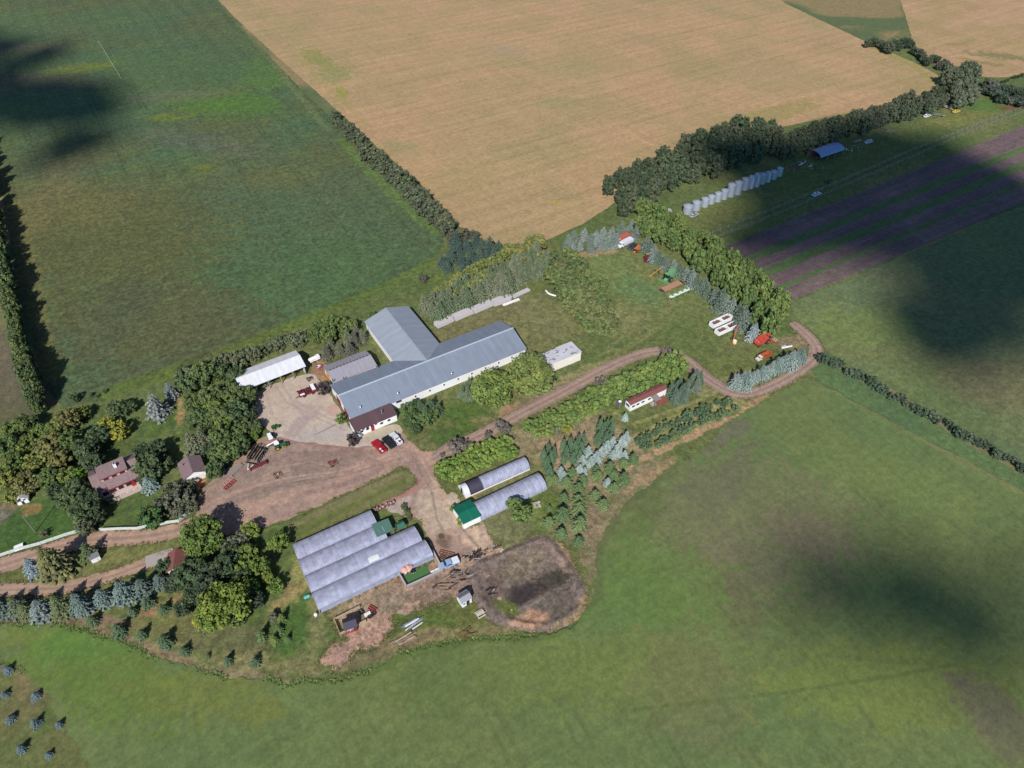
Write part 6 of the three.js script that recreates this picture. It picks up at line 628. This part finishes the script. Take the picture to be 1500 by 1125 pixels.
// scrap, boards and yard things
function pile(label, px, py, n, len, spread, mats, seed, cat = 'scrap pile') { const t = thing('scrap_pile', label, cat, P(px, py)), r = rng(seed); t.position.y = 0.04; for (let i = 0; i < n; i++) { const q = r() * 6.28, d = Math.sqrt(r()) * spread, a = (r() - 0.5) * (cat === 'scrap pile' ? 1.3 : 0.5) + AX, L = len * (0.4 + 0.7 * r()), g = mesh('plank', bx(L, 0.08 + 0.14 * r(), 0.12 + 0.26 * r()), mats[Math.floor(r() * mats.length)], t); g.position.set(Math.cos(q) * d, 0.12 + 0.5 * r() * (1 - d / spread / 1.2), Math.sin(q) * d * 0.6); g.rotation.set((r() - 0.5) * 0.5, a, (r() - 0.5) * 0.3); } return t; }
const DKM = [M.junk, M.dark, M.oldWood];
pile('broken dark timber at the dugout corner nearest the pickup', 690, 818, 14, 2.4, 2.2, DKM, 3); pile('broken timber frame beside the dugout rim', 698, 814, 10, 2.6, 1.8, DKM, 4); pile('tangle of branches and boards on the dugout rim', 724, 806, 14, 2, 2.2, [M.junk, M.oldWood, M.timber], 5); pile('scattered dark boards in front of the garden shed', 676, 844, 12, 2, 2.6, DKM, 6); pile('long loose boards on the bare lot', 655, 857, 8, 4, 2.4, [M.wood, M.junk], 7); pile('small heap of dark boards near the pen wall', 668, 838, 8, 1.6, 1.4, DKM, 8); pile('dark stakes heap inside the dugout', 722, 866, 12, 1.6, 1.6, DKM, 9);
pile('shiny heap of silver metal sheets on the grass', 607, 914, 14, 4.4, 1.5, [M.chrome, M.steel, M.white], 11, 'metal heap'); pile('heap of weathered pinkish boards at the crop edge', 591, 937, 12, 4.2, 1.5, [M.timber, M.wood, M.oldWood], 12, 'board heap'); pile('heap of pale boards inside the road bend', 1151, 508, 8, 3.6, 1.3, [M.white, M.oldWood], 13); pile('brown stump heap behind the blue spruce row', 1082, 548, 14, 1.4, 1.8, [M.wood, M.junk, M.timber], 14); pile('grey pallet heap behind the white grain boxes', 1053, 467, 8, 2.6, 1.0, [M.oldWood], 15);
pile('brown brush heap at the far end of the bin row', 1157, 246, 22, 3, 4, [M.rustMetal, M.junk, M.wood], 16); pile('mixed scrap heap between brush and arched shed', 1178, 240, 24, 2.4, 4, [M.oldWood, M.junk, M.white, M.rustMetal, M.steel], 17); pile('scattered scrap beyond the arched shed', 1244, 218, 14, 1.6, 6, [M.oldWood, M.steel, M.white], 18); pile('scrap heap round the pale car by the belt', 1266, 206, 16, 2, 5, [M.white, M.steel, M.red, M.oldWood], 19); pile('scrap heap at the foot of the belt beside a white car', 1370, 170, 20, 2, 6, [M.steel, M.oldWood, M.dark], 20); pile('loose scrap heap before the arched shed', 1196, 246, 18, 2, 4, [M.oldWood, M.junk, M.white, M.wood], 27); pile('grey boards lying below the dark belt', 1304, 193, 5, 5, 2, [M.oldWood], 21); pile('pale scrap beside the far red combine', 1394, 152, 10, 2, 3, [M.white, M.pinkish], 22); pile('timber heap among the grove trees', 300, 652, 5, 3, 1, [M.white], 23); pile('brown parts heap beside the white tank trailer', 470, 538, 10, 1.4, 1.5, [M.rustMetal, M.wood, M.white], 24); pile('red brown parts heap behind the flatbed truck', 371, 655, 10, 1.8, 1.6, [M.rustMetal, M.red, M.oldWood], 25); pile('olive stakes heap by the old pit boards', 684, 928, 8, 3, 1.4, [mat(120, 100, 60)], 26);
{ // walled terrace with lawn mat
  const ps = [[634.7, 810.5], [583, 839.5], [595.7, 862], [649, 837.5]].map((q) => P(...q)), t = thing('terrace_wall', 'low grey wall round the play terrace below the greenhouse', 'wall', ps[1]); t.position.y = 0; const a = ps.map((p) => p.clone().sub(ps[1])); for (const [i, j] of [[1, 2], [2, 3], [3, 0]]) { const g = mesh('wall_section', beam(a[i].clone().setY(0.55), a[j].clone().setY(0.55), 0.22, 1.0), M.oldWood, t); mesh('coping', beam(a[i].clone().setY(1.09), a[j].clone().setY(1.09), 0.42, 0.07), mat(188, 176, 172), t); }
  const r = rect([597.9, 857.5], [630.4, 840.5], [591.5, 845], 0), m = thing('turf_mat', 'bright green artificial turf mat on the terrace', 'turf mat', r.pos, r.turn); mesh('turf', bx(r.L, 0.06, r.W, 0, 0.14, 0), M.turf, m); mesh('edging', merge([bx(r.L + 0.2, 0.1, 0.1, 0, 0.13, r.W / 2 + 0.06), bx(0.1, 0.1, r.W, -r.L / 2 - 0.06, 0.13, 0)]), M.white, m);
  for (const [x, y, lab] of [[594, 840, 'pink patio umbrella at the wall side of the turf mat'], [599, 837, 'pink patio umbrella over a table beside the turf mat']]) { const u = thing('patio_umbrella', lab, 'umbrella', P(x, y)); u.position.y = 0.05; const g = new THREE.ConeGeometry(1.1, 0.5, 8, 1, true); g.translate(0, 2.2, 0); mesh('canopy', g, M.pinkish, u); mesh('pole', cyl(0.04, 0.04, 2.4, 0, 1.2, 0, 6), M.white, u); mesh('base', cyl(0.35, 0.3, 0.12, 0, 0.06, 0, 10), M.concrete, u); mesh('table', cyl(0.5, 0.5, 0.06, 0, 0.75, 0, 12), M.white, u); }
  const so = thing('garden_sofa', 'white corner sofa on the terrace next to the pickup', 'sofa', P(640, 837), AX); so.position.y = 0.06; mesh('seat', bx(2.8, 0.4, 0.9, 0, 0.25, 0), M.white, so); mesh('backrest', bx(2.8, 0.5, 0.22, 0, 0.65, 0.4), M.white, so); for (const x of [-1, 0, 1]) mesh('cushion', bx(0.8, 0.16, 0.7, x * 0.9, 0.52, -0.1), M.cream, so); mesh('armrest', bx(0.2, 0.6, 0.9, 1.45, 0.4, 0), M.white, so);
  for (const [x, y] of [[604, 840], [607, 839]]) { const c = thing('garden_chair', 'dark garden chair standing on the turf mat', 'chair', P(x, y), 0.4, 'chairs on the turf'); c.position.y = 0.17; mesh('seat', bx(0.5, 0.06, 0.5, 0, 0.42, 0), M.dark, c); mesh('backrest', bx(0.5, 0.55, 0.06, 0, 0.72, -0.24), M.dark, c); for (const q of [-0.2, 0.2]) for (const w of [-0.2, 0.2]) mesh('leg', bx(0.05, 0.42, 0.05, q, 0.21, w), M.white, c); }
}
{ const tb = (label, px, py, m) => { const t = thing('picnic_table', label, 'table', P(px, py), AX); for (let i = 0; i < 4; i++) mesh('plank', bx(2, 0.06, 0.22, 0, 0.76, (i - 1.5) * 0.24), m, t); for (const z of [-0.8, 0.8]) mesh('bench', bx(2, 0.06, 0.3, 0, 0.45, z), m, t); for (const x of [-0.7, 0.7]) { mesh('leg', beam(V(x, 0, -0.6), V(x, 0.75, -0.2), 0.08, 0.1), m, t); mesh('leg', beam(V(x, 0, 0.6), V(x, 0.75, 0.2), 0.08, 0.1), m, t); mesh('cross_piece', bx(0.08, 0.1, 1.8, x, 0.4, 0), m, t); } };
  tb('pale picnic table on the grass below the dugout', 703.5, 900.5, mat(210, 196, 180)); tb('white picnic table beside the board fence', 29, 803, M.white);
  const tr = (label, px, py) => { const t = thing('old_tyre', label, 'tyre', P(px, py), 0, 'tyres by the pen'), g = new THREE.TorusGeometry(0.42, 0.16, 8, 18); g.rotateX(Math.PI / 2); g.translate(0, 0.24, 0); mesh('tread', g, M.tyre, t); const k = new THREE.TorusGeometry(0.3, 0.05, 6, 18); k.rotateX(Math.PI / 2); k.translate(0, 0.24, 0); mesh('rim', k, M.steel, t); };
  for (const q of [[529, 896], [530.5, 898], [548, 899], [542, 903.5], [545, 901]]) tr('old black tyre lying near the timber pen', ...q);
  harrow('red steel frame lying beyond the timber pen', [541, 889.5], [550.5, 895], M.red, 1.0); { const t = thing('crate', 'cream crate among the tyres beside the timber pen', 'crate', P(538.5, 900.5), AX); mesh('lid', bx(1.5, 0.08, 0.7, 0, 0.5, 0), M.cream, t); for (const z of [-0.32, 0.32]) mesh('side_board', bx(1.46, 0.42, 0.06, 0, 0.25, z), M.cream, t); for (const x of [-0.7, 0.7]) mesh('end_board', bx(0.06, 0.42, 0.58, x, 0.25, 0), M.cream, t); }
  { const t = thing('water_tank', 'teal water tank at the west end of the greenhouse range', 'tank', P(450.5, 876), AX), g = new THREE.CapsuleGeometry(0.45, 0.7, 5, 12); g.rotateZ(Math.PI / 2); g.translate(0, 0.6, 0); mesh('tank', g, M.teal, t); for (const x of [-0.4, 0.4]) mesh('stand', bx(0.12, 0.3, 0.7, x, 0.15, 0), M.dark, t); }
  { const t = thing('rain_barrel', 'white rain barrel at the corner of the greenhouse range', 'barrel', P(463, 902)); mesh('barrel', new THREE.LatheGeometry([[0, 0], [0.34, 0], [0.42, 0.45], [0.34, 0.9], [0, 0.9]].map((q) => new THREE.Vector2(...q)), 14), M.white, t); mesh('hoop_band', cyl(0.43, 0.43, 0.05, 0, 0.45, 0, 14), M.steel, t); }
  const r = rng(77), potG = new THREE.LatheGeometry([[0, 0], [0.2, 0], [0.28, 0.4], [0, 0.4]].map((q) => new THREE.Vector2(...q)), 10); const fl = [mat(190, 132, 142), mat(206, 168, 164), mat(110, 122, 70), mat(140, 104, 104)];
  for (let i = 0; i < 22; i++) { const f = i / 21, t = thing('flower_pot', 'potted flower in the row along the lawn strip kerb', 'flower pot', P(549 + 29 * f + (r() - 0.5) * 3, 749.5 - 12 * f + (r() - 0.5) * 4), 0, 'flower pots by the greenhouse'); t.position.y = 0.05; mesh('pot', potG, M.dark, t); const g = new THREE.IcosahedronGeometry(0.34, 1), p = g.attributes.position; for (let k = 0; k < p.count; k++) { const s = 0.75 + 0.5 * TAB[(k * 37 + i * 91) & 65535]; p.setXYZ(k, p.getX(k) * s, p.getY(k) * s + 0.6, p.getZ(k) * s); } g.computeVertexNormals(); mesh('blossom', g, fl[i % 4], t); }
  { const t = thing('swing_frame', 'dark A frame swing on the lawn before the porch', 'swing', P(166, 738), 0.5), m = M.dark; for (const x of [-1.3, 1.3]) for (const z of [-0.9, 0.9]) mesh('leg', bar(V(x, 0, z), V(x, 2.1, 0), 0.07), m, t); mesh('cross_bar', bar(V(-1.3, 2.1, 0), V(1.3, 2.1, 0), 0.07), m, t); mesh('seat', bx(1.2, 0.08, 0.4, 0, 0.5, 0), M.wood, t); for (const x of [-0.5, 0.5]) mesh('chain', bar(V(x, 0.5, 0), V(x, 2.1, 0), 0.025), M.steel, t); }
  { const t = thing('yard_pole', 'pale yard light pole on the lawn west of the house', 'pole', P(52, 780)); mesh('pole', cyl(0.12, 0.08, 7, 0, 3.5, 0, 8), M.oldWood, t); mesh('arm', bar(V(0, 6.8, 0), V(0.9, 7, 0), 0.04), M.steel, t); mesh('lamp_head', bx(0.5, 0.14, 0.24, 1.0, 6.96, 0), M.steel, t); }
  { const t = thing('stone_heap', 'pale stone heap on the grass east of the hoop house', 'stone heap', P(787, 740)); const rr = rng(5); for (let i = 0; i < 12; i++) { const g = mesh('stone', new THREE.DodecahedronGeometry(0.3 + 0.25 * rr(), 0), mat(190 - 20 * (i % 3), 182 - 20 * (i % 3), 168 - 20 * (i % 3)), t); g.position.set((rr() - 0.5) * 1.8, 0.22 + 0.2 * rr(), (rr() - 0.5) * 1.6); g.rotation.set(rr() * 3, rr() * 3, 0); } }
  { const p = P(962, 590), t = thing('satellite_mast', 'slim pole with dish beside the mobile home', 'mast', P(906, 603)); mesh('mast', cyl(0.06, 0.05, 4, 0, 2, 0, 6), M.steel, t); mesh('dish', new THREE.LatheGeometry([[0, 0], [0.4, 0.1], [0.5, 0.2]].map((q) => new THREE.Vector2(...q)), 12).translate(0, 4, 0), M.white, t); }
  tree('fine', 'blue_spruce', 'pale blue grey spruce at the corner of the mobile home', 'spruce at the mobile home', [146, 162, 158], 916, 609, 11, 1.9);
  many('fine', 'spruce_tree', 'slender grey green spruce east of the mobile home', 'spruces east of the mobile home', [[98, 108, 92], [84, 100, 84]], 2.0, [[984, 568, 13], [990, 578, 14], [1000, 572, 14], [1006, 565, 13], [1014, 555, 13], [1020, 550, 14], [1026, 552, 12], [1022, 562, 13], [996, 560, 11], [1003, 580, 11]]);
}
renderer.render(scene, camera);
